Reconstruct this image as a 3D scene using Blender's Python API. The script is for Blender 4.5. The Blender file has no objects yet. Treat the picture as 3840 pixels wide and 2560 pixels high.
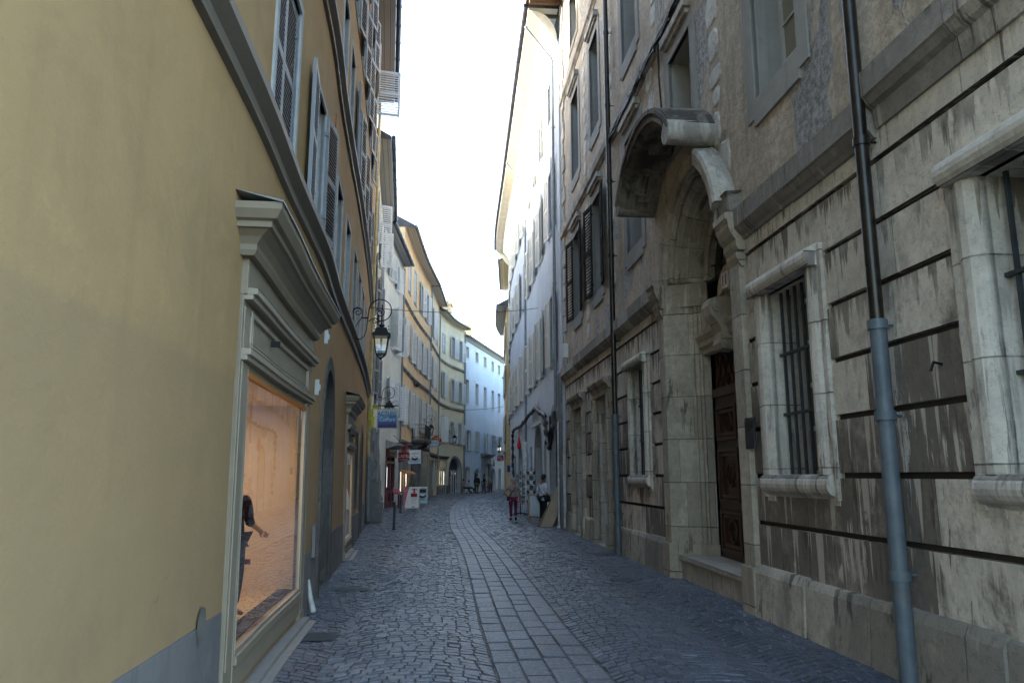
import bpy, math, random
from mathutils import Vector, Matrix
random.seed(11)
rad = math.radians
sc = bpy.context.scene
SKY, EXPO = 0.15, 3.25
col = sc.collection
# ------------------------------------------------------------------ camera numbers
F, CX, CY, H = 2776.0, 1920.0, 1280.0, 1.65
TH = math.atan(503 / F); CT, ST = math.cos(TH), math.sin(TH)
def ray(px, py):
    a = (px - CX) / F; v = (CY - py) / F
    return a, CT - v * ST, ST + v * CT
def pos(px, py, y):
    a, f, u = ray(px, py); t = y / f
    return Vector((a * t, y, H + u * t))
def gpos(px, py):
    a, f, u = ray(px, py); t = -H / u
    return Vector((a * t, f * t, 0))
# ------------------------------------------------------------------ node helpers
class G:
    def __init__(s, name):
        s.m = bpy.data.materials.new(name); s.m.use_nodes = True
        s.t = s.m.node_tree; s.t.nodes.clear()
        s.out = s.t.nodes.new('ShaderNodeOutputMaterial')
        s.geo = None; s._uv = None
    def n(s, typ, ins=None, **pr):
        nd = s.t.nodes.new(typ)
        for k, v in pr.items(): setattr(nd, k, v)
        for k, v in (ins or {}).items(): s.set(nd.inputs[k], v)
        return nd
    def set(s, sock, v):
        if isinstance(v, bpy.types.NodeSocket): s.t.links.new(v, sock)
        else:
            if sock.type == 'RGBA' and not isinstance(v, (int, float)) and len(v) == 3: v = (*v, 1)
            sock.default_value = v
    def pos(s):
        if not s.geo: s.geo = s.n('ShaderNodeNewGeometry')
        return s.geo.outputs['Position']
    def uv(s):
        if not s._uv: s._uv = s.n('ShaderNodeUVMap', uv_map='UVMap').outputs[0]
        return s._uv
    def sc(s, vec, k):
        if not isinstance(k, tuple): k = (k, k, k)
        return s.n('ShaderNodeVectorMath', {0: vec, 1: k}, operation='MULTIPLY').outputs[0]
    def noise(s, vec, scale=1, detail=4, rough=.6, dist=0):
        return s.n('ShaderNodeTexNoise', {'Vector': vec, 'Scale': scale, 'Detail': detail, 'Roughness': rough, 'Distortion': dist}).outputs[0]
    def vor(s, vec, scale, feature='F1', out=0):
        return s.n('ShaderNodeTexVoronoi', {'Vector': vec, 'Scale': scale}, feature=feature).outputs[out]
    def white(s, vec):
        return s.n('ShaderNodeTexWhiteNoise', {'Vector': vec}, noise_dimensions='3D').outputs[0]
    def ma(s, op, a, b=0.0, clamp=False):
        nd = s.n('ShaderNodeMath', {0: a, 1: b}, operation=op); nd.use_clamp = clamp
        return nd.outputs[0]
    def ramp(s, fac, lo, hi, a=0.0, b=1.0):
        return s.n('ShaderNodeMapRange', {'Value': fac, 1: lo, 2: hi, 3: a, 4: b}, interpolation_type='SMOOTHSTEP').outputs[0]
    def mix(s, fac, a, b, mode='MIX'):
        nd = s.n('ShaderNodeMix', data_type='RGBA', blend_type=mode)
        for i, v in ((0, fac), (6, a), (7, b)): s.set(nd.inputs[i], v)
        return nd.outputs[2]
    def sep(s, vec):
        return s.n('ShaderNodeSeparateXYZ', {0: vec}).outputs
    def comb(s, x, y, z=0.0):
        return s.n('ShaderNodeCombineXYZ', {0: x, 1: y, 2: z}).outputs[0]
    def bump(s, h, strength=.4, dist=.02, normal=None):
        ins = {'Height': h, 'Strength': strength, 'Distance': dist}
        if normal is not None: ins['Normal'] = normal
        return s.n('ShaderNodeBump', ins).outputs[0]
    def bsdf(s, color, rough=.8, normal=None, metal=0.0, spec=.4, **kw):
        ins = {'Base Color': color, 'Roughness': rough, 'Metallic': metal, 'Specular IOR Level': spec}
        ins.update(kw)
        if normal is not None: ins['Normal'] = normal
        b = s.n('ShaderNodeBsdfPrincipled', ins)
        s.t.links.new(b.outputs[0], s.out.inputs[0]); return s.m
M = {}
def simple(name, c, rough=.6, metal=0.0, var=.25, scale=6, bump=.0, spec=.4):
    g = G(name); n = g.noise(g.pos(), scale, 5, .65)
    c2 = g.mix(g.ramp(n, .3, .75), tuple(x * (1 - var) for x in c), tuple(min(1, x * (1 + var)) for x in c))
    nb = g.bump(g.noise(g.pos(), scale * 6, 4), bump, .01) if bump else None
    M[name] = g.bsdf(c2, g.ramp(n, .2, .8, rough - .08, rough + .08), nb, metal, spec); return M[name]
def stucco(name, c, dark, rough_b=.25, streak=.5, dirt=None, patch=None, crack=True, lowdirt=None):
    g = G(name); p = g.pos(); uv = g.uv(); x, z, _ = g.sep(uv)
    n1 = g.noise(p, .45, 7, .62, .4); n2 = g.noise(p, 3.2, 6, .7); n3 = g.noise(p, 34, 4, .7)
    st = g.noise(g.comb(g.ma('MULTIPLY', x, 4.5), g.ma('MULTIPLY', z, .22)), 1, 6, .62)
    cc = g.mix(g.ramp(n1, .34, .68), c, dark)
    cc = g.mix(g.ma('MULTIPLY', g.ramp(st, .5, .72), streak), cc, tuple(v * .62 for v in dark))
    cc = g.mix(g.ramp(n2, .5, .75, 0, .4), cc, tuple(min(1, v * 1.18) for v in c)); cc = g.mix(g.ramp(g.noise(p, 1.4, 8, .75, .6), .5, .66, 0, .45), cc, tuple(v * .86 for v in dark))
    cc = g.mix(g.ramp(n3, .55, .8, 0, .22), cc, tuple(v * .6 for v in dark))
    if rough_b > .5:
        nr = g.noise(p, 11, 6, .78); cc = g.mix(g.ramp(nr, .42, .62, .55, 0), cc, tuple(v * .55 for v in dark)); cc = g.mix(g.ramp(g.noise(p, 1.9, 6, .7), .5, .7, 0, .5), cc, tuple(v * 1.15 for v in c))
    if dirt:      # repainted lower field with a wandering upper edge
        zt, dc, am = dirt
        edge = g.ma('ADD', z, g.ma('MULTIPLY', g.ma('SUBTRACT', g.noise(g.comb(g.ma('MULTIPLY', x, 5.0), 0.0), 1, 6, .7), .5), .16))
        k = g.ma('MULTIPLY', g.ramp(edge, zt + .05, zt - .05), g.ramp(g.noise(p, .9, 6, .65), .25, .7, am * .55, am))
        cc = g.mix(k, cc, dc)
        k2 = g.ma('MULTIPLY', g.ramp(z, 1.5, .4), g.ramp(n2, .45, .7, 0, .6))
        cc = g.mix(k2, cc, tuple(v * .75 for v in dc))
    if patch:
        pc, lo, hi, ps = patch
        v = g.noise(g.sc(p, (1, 1, .55)), ps, 5, .55, .6)
        rub = g.noise(p, 11, 6, .8); pm = g.ramp(v, lo, hi)
        cc = g.mix(pm, cc, g.mix(g.ramp(rub, .36, .62), tuple(min(1, q * 1.15) for q in pc), tuple(q * .5 for q in pc)))
    if crack:
        vw = g.n('ShaderNodeVectorMath', {0: p, 1: g.sc(g.n('ShaderNodeTexNoise', {'Vector': p, 'Scale': 1.7, 'Detail': 5.0}).outputs[1], .9)}, operation='ADD').outputs[0]
        d = g.vor(vw, .42, 'DISTANCE_TO_EDGE')
        k = g.ma('MULTIPLY', g.ramp(d, .006, .001), g.ramp(g.noise(p, .6, 2), .60, .68))
        cc = g.mix(g.ma('MULTIPLY', k, .4), cc, tuple(v * .3 for v in dark))
    hgt = g.ma('ADD', g.ma('MULTIPLY', n2, .9), g.ma('MULTIPLY', n3, .45))
    if patch: hgt = g.ma('ADD', hgt, g.ma('MULTIPLY', pm, g.ma('SUBTRACT', 2.2, g.ma('MULTIPLY', rub, 3.0))))
    big = g.bump(n1, .12, .2)
    M[name] = g.bsdf(cc, .9, g.bump(hgt, rough_b, .03, big), spec=.2); return M[name]
def stone(name, c, soot, blocks=None, stain=.6, bmp=.5, sootlow=None, joint=True, streakscale=8.0, jmix=(.1, .55)):
    """limestone: blocks with thin joints, soot films and run-off streaks"""
    g = G(name); p = g.pos(); uv = g.uv(); x, z, _ = g.sep(uv)
    n1 = g.noise(p, .8, 7, .62, .3); n2 = g.noise(p, 5, 6, .72); n3 = g.noise(p, 45, 4, .7)
    warm = tuple(q * w for q, w in zip(c, (.92, .82, .64)))
    cc = g.mix(g.ramp(n2, .35, .7), c, tuple(q * .74 for q in c))
    cc = g.mix(g.ramp(n1, .5, .74, 0, .3), cc, warm)
    cc = g.mix(g.ramp(g.noise(p, 14, 6, .78), .48, .66, 0, .6), cc, tuple(q * .45 for q in c))
    if blocks:
        bw, bh, z0 = blocks
        row = g.ma('FLOOR', g.ma('DIVIDE', g.ma('SUBTRACT', z, z0), bh))
        off = g.white(g.comb(row, 3.3, 1.7))
        ux = g.ma('ADD', g.ma('DIVIDE', x, bw), off); colm = g.ma('FLOOR', ux)
        rnd = g.white(g.comb(colm, row, 5.1)); rnd2 = g.white(g.comb(colm, row, 9.7))
        cc = g.mix(g.ramp(rnd2, 0, 1, 0, .35), cc, tuple(q * .66 for q in c))
        fr = g.ma('ABSOLUTE', g.ma('SUBTRACT', g.ma('FRACT', ux), .5))
        wob = g.ma('MULTIPLY', g.ma('SUBTRACT', n2, .5), .012)
        jn = g.ramp(g.ma('ADD', fr, wob), .4925, .497)
        frz = g.ma('ABSOLUTE', g.ma('SUBTRACT', g.ma('FRACT', g.ma('DIVIDE', g.ma('SUBTRACT', z, z0), bh)), .5))
        jz = g.ramp(g.ma('ADD', frz, wob), .487, .494)
        jn = g.ma('MAXIMUM', jn, jz)
    st = g.noise(g.comb(g.ma('MULTIPLY', x, streakscale), g.ma('MULTIPLY', z, .8), g.ma('MULTIPLY', g.sep(p)[1], .3)), 1, 8, .74, .35)
    grain = g.noise(p, 14, 6, .78)
    film = g.noise(g.sc(p, (1, 1, .6)), 1.1, 6, .68, .5)
    k = g.ramp(film, .44, .6)
    if blocks:
        k = g.ma('MULTIPLY', g.ma('ADD', k, g.ramp(rnd, .45, .6), True), g.ramp(g.noise(p, 2.3, 5, .7), .25, .5, .55, 1))
        if sootlow: k = g.ma('MULTIPLY', k, g.ramp(g.ma('ADD', z, g.ma('MULTIPLY', g.ma('SUBTRACT', n1, .5), 2.2)), sootlow + .9, sootlow - .5, .12, 1))
    k = g.ma('MULTIPLY', k, stain)
    cc = g.mix(k, cc, g.mix(g.ramp(n2, .3, .75), soot, tuple(q * 1.7 for q in soot)))
    kk = g.ma('MULTIPLY', g.ramp(st, .545, .60), g.ramp(g.noise(p, .8, 4), .42, .60))
    cc = g.mix(g.ma('MULTIPLY', kk, .85), cc, tuple(q * .95 for q in soot))
    k3 = g.ma('MULTIPLY', g.ramp(st, .44, .40), g.ramp(g.noise(p, 1.3, 3), .48, .6))
    cc = g.mix(g.ma('MULTIPLY', k3, .55), cc, tuple(min(1, q * 1.12) for q in c))
    if blocks and bh < 1 and bw > .9:      # run-off: dark drips under each channel, pale washes over the soot
        t = g.ma('SUBTRACT', 1.0, g.ma('FRACT', g.ma('DIVIDE', g.ma('SUBTRACT', z, z0), bh)))
        nl = g.noise(g.comb(g.ma('MULTIPLY', x, 9.0), g.ma('MULTIPLY', row, 5.3), g.ma('MULTIPLY', n2, .35)), 1, 3, .6)
        nl2 = g.noise(g.comb(g.ma('MULTIPLY', x, 9.0), g.ma('ADD', g.ma('MULTIPLY', row, 7.7), 3.3), g.ma('MULTIPLY', n2, .3)), 1, 3, .6)
        wet = g.ramp(g.noise(p, .9, 3), .36, .56)
        dk = g.ma('MULTIPLY', g.ramp(g.ma('SUBTRACT', nl, g.ma('ADD', .44, g.ma('MULTIPLY', t, .26))), -.012, .03), g.ma('MULTIPLY', wet, g.ramp(z, 2.4, 3.6, .2, .8)))
        cc = g.mix(dk, cc, tuple(q * .9 for q in soot))
        lt = g.ma('MULTIPLY', g.ramp(g.ma('SUBTRACT', nl2, g.ma('ADD', .52, g.ma('MULTIPLY', t, .12))), -.012, .03), g.ramp(z, 3.4, 2.6))
        cc = g.mix(g.ma('MULTIPLY', lt, .6), cc, tuple(q * .86 for q in c))
    hgt = g.ma('ADD', g.ma('MULTIPLY', n2, 1.1), g.ma('MULTIPLY', n3, .5))
    pit = g.ramp(g.vor(p, 26), .16, .05); hgt = g.ma('SUBTRACT', hgt, g.ma('MULTIPLY', pit, .7))
    cc = g.mix(g.ma('MULTIPLY', pit, .35), cc, tuple(q * .5 for q in soot))
    if blocks and joint:
        cc = g.mix(g.ma('MULTIPLY', jn, g.ramp(g.noise(p, 3.1, 4), .35, .65, jmix[0], jmix[1])), cc, tuple(q * .45 for q in soot)); hgt = g.ma('SUBTRACT', hgt, g.ma('MULTIPLY', jn, 1.3))
    big = g.bump(n1, .3, .12)
    M[name] = g.bsdf(cc, .88, g.bump(hgt, bmp, .02, big), spec=.25); return M[name]
def paint(name, c, wear=(.25, .22, .18), amt=.35, rough=.55, scale=7):
    g = G(name); p = g.pos(); n = g.noise(p, scale, 6, .7); n2 = g.noise(g.sc(p, (1, 1, .3)), scale * 2.5, 5, .7)
    cc = g.mix(g.ramp(n, .3, .75), tuple(q * .88 for q in c), c)
    cc = g.mix(g.ma('MULTIPLY', g.ramp(n2, .58, .72), amt), cc, wear)
    M[name] = g.bsdf(cc, rough, g.bump(n2, .25, .006), spec=.35); return M[name]
def glass_dark(name, c, rough=.06):
    g = G(name); n = g.noise(g.pos(), 1.2, 3)
    M[name] = g.bsdf(g.mix(n, c, tuple(q * .5 for q in c)), rough, g.bump(n, .06, .05), spec=.6); return M[name]
def glass_clear(name, tint=(.96, .97, .96)):
    g = G(name)
    fr = g.n('ShaderNodeFresnel', {'IOR': 2.0}); tr = g.n('ShaderNodeBsdfTransparent', {'Color': (*tint, 1)})
    gl = g.n('ShaderNodeBsdfGlossy', {'Color': (1, 1, 1, 1), 'Roughness': .008})
    mx = g.n('ShaderNodeMixShader', {0: fr.outputs[0], 1: tr.outputs[0], 2: gl.outputs[0]})
    g.t.links.new(mx.outputs[0], g.out.inputs[0]); M[name] = g.m; return g.m
def emis(name, c, s):
    g = G(name); e = g.n('ShaderNodeEmission', {'Color': (*c, 1), 'Strength': s}); g.t.links.new(e.outputs[0], g.out.inputs[0]); M[name] = g.m; return g.m
def planks(name, c, period=.16, gapc=(.02, .02, .02), along=1):
    g = G(name); x = g.sep(g.uv())[along]; q = g.ma('DIVIDE', x, period); f = g.ma('ABSOLUTE', g.ma('SUBTRACT', g.ma('FRACT', q), .5))
    r = g.white(g.comb(g.ma('FLOOR', q), 2.2, 3.1)); n = g.noise(g.pos(), 4, 5, .7)
    cc = g.mix(g.ramp(r, 0, 1, 0, .4), c, tuple(v * .72 for v in c)); cc = g.mix(g.ramp(n, .5, .8, 0, .4), cc, tuple(v * .6 for v in c))
    j = g.ramp(f, .455, .485); cc = g.mix(j, cc, gapc)
    M[name] = g.bsdf(cc, .7, g.bump(g.ma('SUBTRACT', 1.0, j), .6, .01)); return M[name]
def setts(name, ca, cb, cc_, rough=.5):
    g = G(name); p = g.pos(); r = g.geo.outputs['Random Per Island']
    c1 = g.mix(g.ramp(r, 0, .55), ca, cb); c1 = g.mix(g.ramp(r, .72, 1.0), c1, cc_)
    n = g.noise(p, 28, 5, .7); n0 = g.noise(p, .5, 5, .6)
    c1 = g.mix(g.ramp(n, .35, .75, 0, .5), c1, tuple(v * .6 for v in ca)); c1 = g.mix(g.ramp(n0, .4, .7, 0, .4), c1, tuple(v * .62 for v in ca))
    M[name] = g.bsdf(c1, g.ramp(n, .3, .7, rough - .1, rough + .14), g.bump(n, .55, .012), spec=.5); return M[name]
# ------------------------------------------------------------------ facades
def dense(pts, n=8):
    P = [pts[0]] + list(pts) + [pts[-1]]; out = []
    for i in range(1, len(P) - 2):
        p0, p1, p2, p3 = P[i - 1:i + 3]
        for k in range(n):
            t = k / n
            out.append(tuple(.5 * ((2 * p1[j]) + (-p0[j] + p2[j]) * t + (2 * p0[j] - 5 * p1[j] + 4 * p2[j] - p3[j]) * t * t + (-p0[j] + 3 * p1[j] - 3 * p2[j] + p3[j]) * t ** 3) for j in (0, 1)))
    out.append(tuple(pts[-1])); return out
class Fac:
    def __init__(s, pts, side, curve=True, batter=0):
        s.p = [Vector(q) for q in (dense(pts) if curve else pts)]; s.side = side; s.bat = batter
        s.L = [0]; s.curve = curve
        for a, b in zip(s.p, s.p[1:]): s.L.append(s.L[-1] + (b - a).length)
        s.len = s.L[-1]; s.tan = []
        for i in range(len(s.p)):
            a = s.p[max(0, i - 1)]; b = s.p[min(len(s.p) - 1, i + 1)]; s.tan.append((b - a).normalized())
    def seg(s, u):
        i = 0
        while i < len(s.L) - 2 and u > s.L[i + 1]: i += 1
        return i, (u - s.L[i]) / (s.L[i + 1] - s.L[i])
    def TN(s, u):
        i, k = s.seg(u); k = min(1, max(0, k)); t = (s.tan[i] * (1 - k) + s.tan[i + 1] * k).normalized()
        n = Vector((t.y, -t.x)) if s.side > 0 else Vector((-t.y, t.x))
        return t, n
    def P(s, u, w, z):
        i, k = s.seg(u); b = s.p[i].lerp(s.p[i + 1], k) if 0 <= k <= 1 else s.p[i] + (s.p[i + 1] - s.p[i]) * k
        n = s.TN(u)[1]; w = w + s.bat * max(0, 1 - z / 2.3) ** 1.4
        return Vector((b.x + n.x * w, b.y + n.y * w, z))
    def at(s, px, py):
        a, f, uu = ray(px, py); best = None
        for i, (p, q) in enumerate(zip(s.p, s.p[1:])):
            d = q - p; det = a * (-d.y) + d.x * f
            if abs(det) < 1e-9: continue
            t = (p.x * (-d.y) + d.x * p.y) / det; k = (a * p.y - f * p.x) / det
            if (k >= -.0001 or i == 0) and (k <= 1.0001 or i == len(s.p) - 2) and t > 0:
                if best is None or t < best[0]: best = (t, s.L[i] + k * (s.L[i + 1] - s.L[i]), H + uu * t)
        return best[1], best[2]
ident = lambda u, w, z: Vector((u, w, z))
# ------------------------------------------------------------------ mesh builder
ORG = {}
class MB:
    def __init__(s, mp=None, step=None): s.mp = mp or ident; s.v = []; s.f = []; s.uv = []; s.mi = []; s.sm = []; s.step = step
    def face(s, pts, m=0, uv=None, smooth=False):
        i = len(s.v)
        for p in pts: s.v.append(s.mp(*p))
        s.f.append(tuple(range(i, i + len(pts)))); s.mi.append(m); s.sm.append(smooth)
        if uv is None:
            r = [max(p[k] for p in pts) - min(p[k] for p in pts) for k in range(3)]
            d = r.index(min(r)); a, b = ((1, 2), (0, 2), (0, 1))[d]
            if d == 2 and r[0] < r[1] and r[0] < .02: pass
            uv = [(p[a] + (p[0] if d == 0 else 0), p[b]) for p in pts]
        s.uv.extend(uv)
    def grid(s, rows, m=0, smooth=True, closed=False):
        """rows: list of rings of world points sharing verts"""
        i0 = len(s.v); n = len(rows[0])
        for r in rows:
            for p in r: s.v.append(s.mp(*p))
        for a in range(len(rows) - 1):
            for b in range(n if closed else n - 1):
                b2 = (b + 1) % n
                s.f.append((i0 + a * n + b, i0 + a * n + b2, i0 + (a + 1) * n + b2, i0 + (a + 1) * n + b)); s.mi.append(m); s.sm.append(smooth)
                for q, w in ((a, b), (a, b2), (a + 1, b2), (a + 1, b)):
                    p = rows[q][w]; s.uv.append((p[0] + p[1], p[2]))
    def ub(s, u0, u1):
        if not s.step or u1 - u0 <= s.step * 1.2: return [u0, u1]
        k = math.ceil((u1 - u0) / s.step); return [u0 + (u1 - u0) * i / k for i in range(k + 1)]
    def box(s, u0, u1, w0, w1, z0, z1, m=0):
        us = s.ub(u0, u1)
        for a, b in zip(us, us[1:]):
            s.face([(a, w1, z0), (b, w1, z0), (b, w1, z1), (a, w1, z1)], m); s.face([(a, w0, z0), (b, w0, z0), (b, w0, z1), (a, w0, z1)], m)
            s.face([(a, w0, z1), (b, w0, z1), (b, w1, z1), (a, w1, z1)], m); s.face([(a, w0, z0), (b, w0, z0), (b, w1, z0), (a, w1, z0)], m)
        for u in (u0, u1): s.face([(u, w0, z0), (u, w1, z0), (u, w1, z1), (u, w0, z1)], m)
    def frus(s, c0, s0, c1, s1, m=0):
        """tapered box: bottom centre/half sizes -> top"""
        b = [(c0[0] + i * s0[0], c0[1] + j * s0[1], c0[2]) for i, j in ((-1, -1), (1, -1), (1, 1), (-1, 1))]
        t = [(c1[0] + i * s1[0], c1[1] + j * s1[1], c1[2]) for i, j in ((-1, -1), (1, -1), (1, 1), (-1, 1))]
        s.face(b, m); s.face(t, m)
        for i in range(4): s.face([b[i], b[(i + 1) % 4], t[(i + 1) % 4], t[i]], m)
    def sweep(s, prof, u0, u1, m=0, caps=True, smooth=False):
        us = s.ub(u0, u1)
        for a, b in zip(us, us[1:]):
            for i in range(len(prof) - 1):
                (w0, z0), (w1, z1) = prof[i], prof[i + 1]
                s.face([(a, w0, z0), (b, w0, z0), (b, w1, z1), (a, w1, z1)], m, [(a, z0 + w0), (b, z0 + w0), (b, z1 + w1), (a, z1 + w1)], smooth)
        if caps:
            for u in (u0, u1): s.face([(u, w, z) for w, z in prof], m)
    def vsweep(s, prof, z0, z1, m=0, caps=True):
        """profile of (u,w) points run up z"""
        for i in range(len(prof) - 1):
            (a, wa), (b, wb) = prof[i], prof[i + 1]
            s.face([(a, wa, z0), (b, wb, z0), (b, wb, z1), (a, wa, z1)], m, [(a + wa, z0), (b + wb, z0), (b + wb, z1), (a + wa, z1)])
        if caps:
            for z in (z0, z1): s.face([(u, w, z) for u, w in prof], m)
    def asweep(s, prof, uc, zc, a0, a1, n=20, m=0, caps=True, ell=1.0, smooth=False):
        """profile of (r,w) swept round an arch centre, angles from +u axis"""
        ring = [[(uc + r * math.cos(t), w, zc + r * ell * math.sin(t)) for r, w in prof] for t in [a0 + (a1 - a0) * i / n for i in range(n + 1)]]
        L = 0
        for k in range(n):
            for i in range(len(prof) - 1):
                q = [ring[k][i], ring[k + 1][i], ring[k + 1][i + 1], ring[k][i + 1]]
                r = prof[i][0] + prof[i][1]; r2 = prof[i + 1][0] + prof[i + 1][1]; d = abs(a1 - a0) * prof[0][0] / n
                s.face(q, m, [(r, k * d), (r, (k + 1) * d), (r2, (k + 1) * d), (r2, k * d)], smooth)
        if caps:
            s.face(ring[0], m); s.face(ring[-1], m)
    def tube(s, pts, r, n=8, m=0, caps=True):
        pts = [Vector(p) for p in pts]; k = len(pts); rr = r if isinstance(r, (list, tuple)) else [r] * k
        rings = []; up = None
        for i, p in enumerate(pts):
            d = (pts[min(k - 1, i + 1)] - pts[max(0, i - 1)]).normalized()
            if up is None:
                up = Vector((0, 0, 1)) if abs(d.z) < .9 else Vector((1, 0, 0))
            x = d.cross(up)
            if x.length < 1e-4: x = d.cross(Vector((0, 1, 0)))
            x.normalize(); y = x.cross(d).normalized(); up = y
            rings.append([tuple(p + (x * math.cos(2 * math.pi * j / n) + y * math.sin(2 * math.pi * j / n)) * rr[i]) for j in range(n)])
        s.grid(rings, m, True, True)
        if caps:
            s.face(rings[0], m); s.face(rings[-1], m)
    def lathe(s, prof, c=(0, 0, 0), n=12, m=0):
        rings = [[(c[0] + r * math.cos(2 * math.pi * j / n), c[1] + r * math.sin(2 * math.pi * j / n), c[2] + z) for j in range(n)] for r, z in prof]
        s.grid(rings, m, True, True)
    def ell(s, c, r, n=12, k=8, m=0):
        rings = []
        for i in range(k + 1):
            t = -math.pi / 2 + math.pi * i / k; q = max(.02, math.cos(t))
            rings.append([(c[0] + r[0] * q * math.cos(2 * math.pi * j / n), c[1] + r[1] * q * math.sin(2 * math.pi * j / n), c[2] + r[2] * math.sin(t)) for j in range(n)])
        s.grid(rings, m, True, True)
    def mesh(s, name, org=Vector((0, 0, 0)), mats=()):
        me = bpy.data.meshes.new(name); me.from_pydata([tuple(v - org) for v in s.v], [], s.f)
        me.polygons.foreach_set('material_index', s.mi); me.polygons.foreach_set('use_smooth', s.sm)
        l = me.uv_layers.new(name='UVMap'); flat = [c for t in s.uv for c in t]; l.data.foreach_set('uv', flat)
        for m in mats: me.materials.append(M[m])
        return me
    def build(s, name, mats, parent=None, bevel=0, org=None):
        if isinstance(mats, str): mats = (mats,)
        o_ = ORG[parent.name] if parent else (org if org is not None else Vector((0, 0, 0)))
        ob = bpy.data.objects.new(name, s.mesh(name, o_, mats)); col.objects.link(ob)
        if parent: ob.parent = parent
        else: ob.location = o_
        ORG[ob.name] = o_
        if bevel:
            b = ob.modifiers.new('Bevel', 'BEVEL'); b.width = bevel; b.segments = 2; b.limit_method = 'ANGLE'; b.angle_limit = rad(40)
            w = ob.modifiers.new('Weld', 'WELD'); w.merge_threshold = .0005
            ob.modifiers.move(1, 0)
        return ob
def tag(o, label, cat, group=None):
    o['label'] = label; o['category'] = cat
    if group: o['group'] = group
    return o
def thing(name, label, cat, loc, group=None):
    o = bpy.data.objects.new(name, None); col.objects.link(o); o.location = loc; o.empty_display_size = .2
    ORG[o.name] = Vector(loc); return tag(o, label, cat, group)
def struct(o, kind='structure'): o['kind'] = kind; return o
def place(me, name, parent, mtx):
    o = bpy.data.objects.new(name, me); col.objects.link(o); o.parent = parent; o.matrix_local = Matrix.Translation(-ORG[parent.name]) @ mtx
    ORG[o.name] = ORG[parent.name]; return o
def text_part(name, txt, mat, parent, origin, xdir, zdir, size, align='CENTER', depth=.004, squash=1.0, shear=0):
    cu = bpy.data.curves.new(name, 'FONT'); cu.body = txt; cu.size = size; cu.align_x = align; cu.align_y = 'CENTER'; cu.extrude = depth; cu.shear = shear
    tmp = bpy.data.objects.new('tmp', cu); col.objects.link(tmp)
    dg = bpy.context.evaluated_depsgraph_get(); me = bpy.data.meshes.new_from_object(tmp.evaluated_get(dg)); bpy.data.objects.remove(tmp)
    me.materials.clear(); me.materials.append(M[mat])
    x = Vector(xdir).normalized(); z = Vector(zdir).normalized(); y = z.cross(x).normalized()
    m = Matrix(((x.x * squash, z.x, -y.x, origin[0]), (x.y * squash, z.y, -y.y, origin[1]), (x.z * squash, z.z, -y.z, origin[2]), (0, 0, 0, 1)))
    return place(me, name, parent, m)
# ------------------------------------------------------------------ shutters and windows
SH = {}
def shutter_mesh(w, h, mat, sp=.085):
    k = (round(w, 2), round(h, 2), mat, sp)
    if k in SH: return SH[k]
    b = MB(); st = min(.075, w * .16); rl = .09; mid = h * .47
    b.box(0, st, -.019, .019, 0, h); b.box(w - st, w, -.019, .019, 0, h)
    for z in (0, mid, h - rl): b.box(st, w - st, -.017, .017, z, z + rl)
    for z0, z1 in ((rl, mid), (mid + rl, h - rl)):
        n = int((z1 - z0) / sp)
        for i in range(n):
            z = z0 + (i + .15) * (z1 - z0) / n
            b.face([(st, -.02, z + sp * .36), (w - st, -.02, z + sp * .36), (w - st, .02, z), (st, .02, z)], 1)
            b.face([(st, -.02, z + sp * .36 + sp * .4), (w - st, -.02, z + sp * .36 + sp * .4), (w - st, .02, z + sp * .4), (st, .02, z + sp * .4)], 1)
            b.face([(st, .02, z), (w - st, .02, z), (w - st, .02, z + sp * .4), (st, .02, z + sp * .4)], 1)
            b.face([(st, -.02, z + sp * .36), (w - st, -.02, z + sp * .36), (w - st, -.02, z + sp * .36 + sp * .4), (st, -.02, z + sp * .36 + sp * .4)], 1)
    for z in (.25, h - .3): b.box(-.02, .05, -.026, .026, z, z + .05)
    SH[k] = b.mesh('shutter', mats=(mat, mat + '_slat' if mat + '_slat' in M else mat)); return SH[k]
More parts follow.
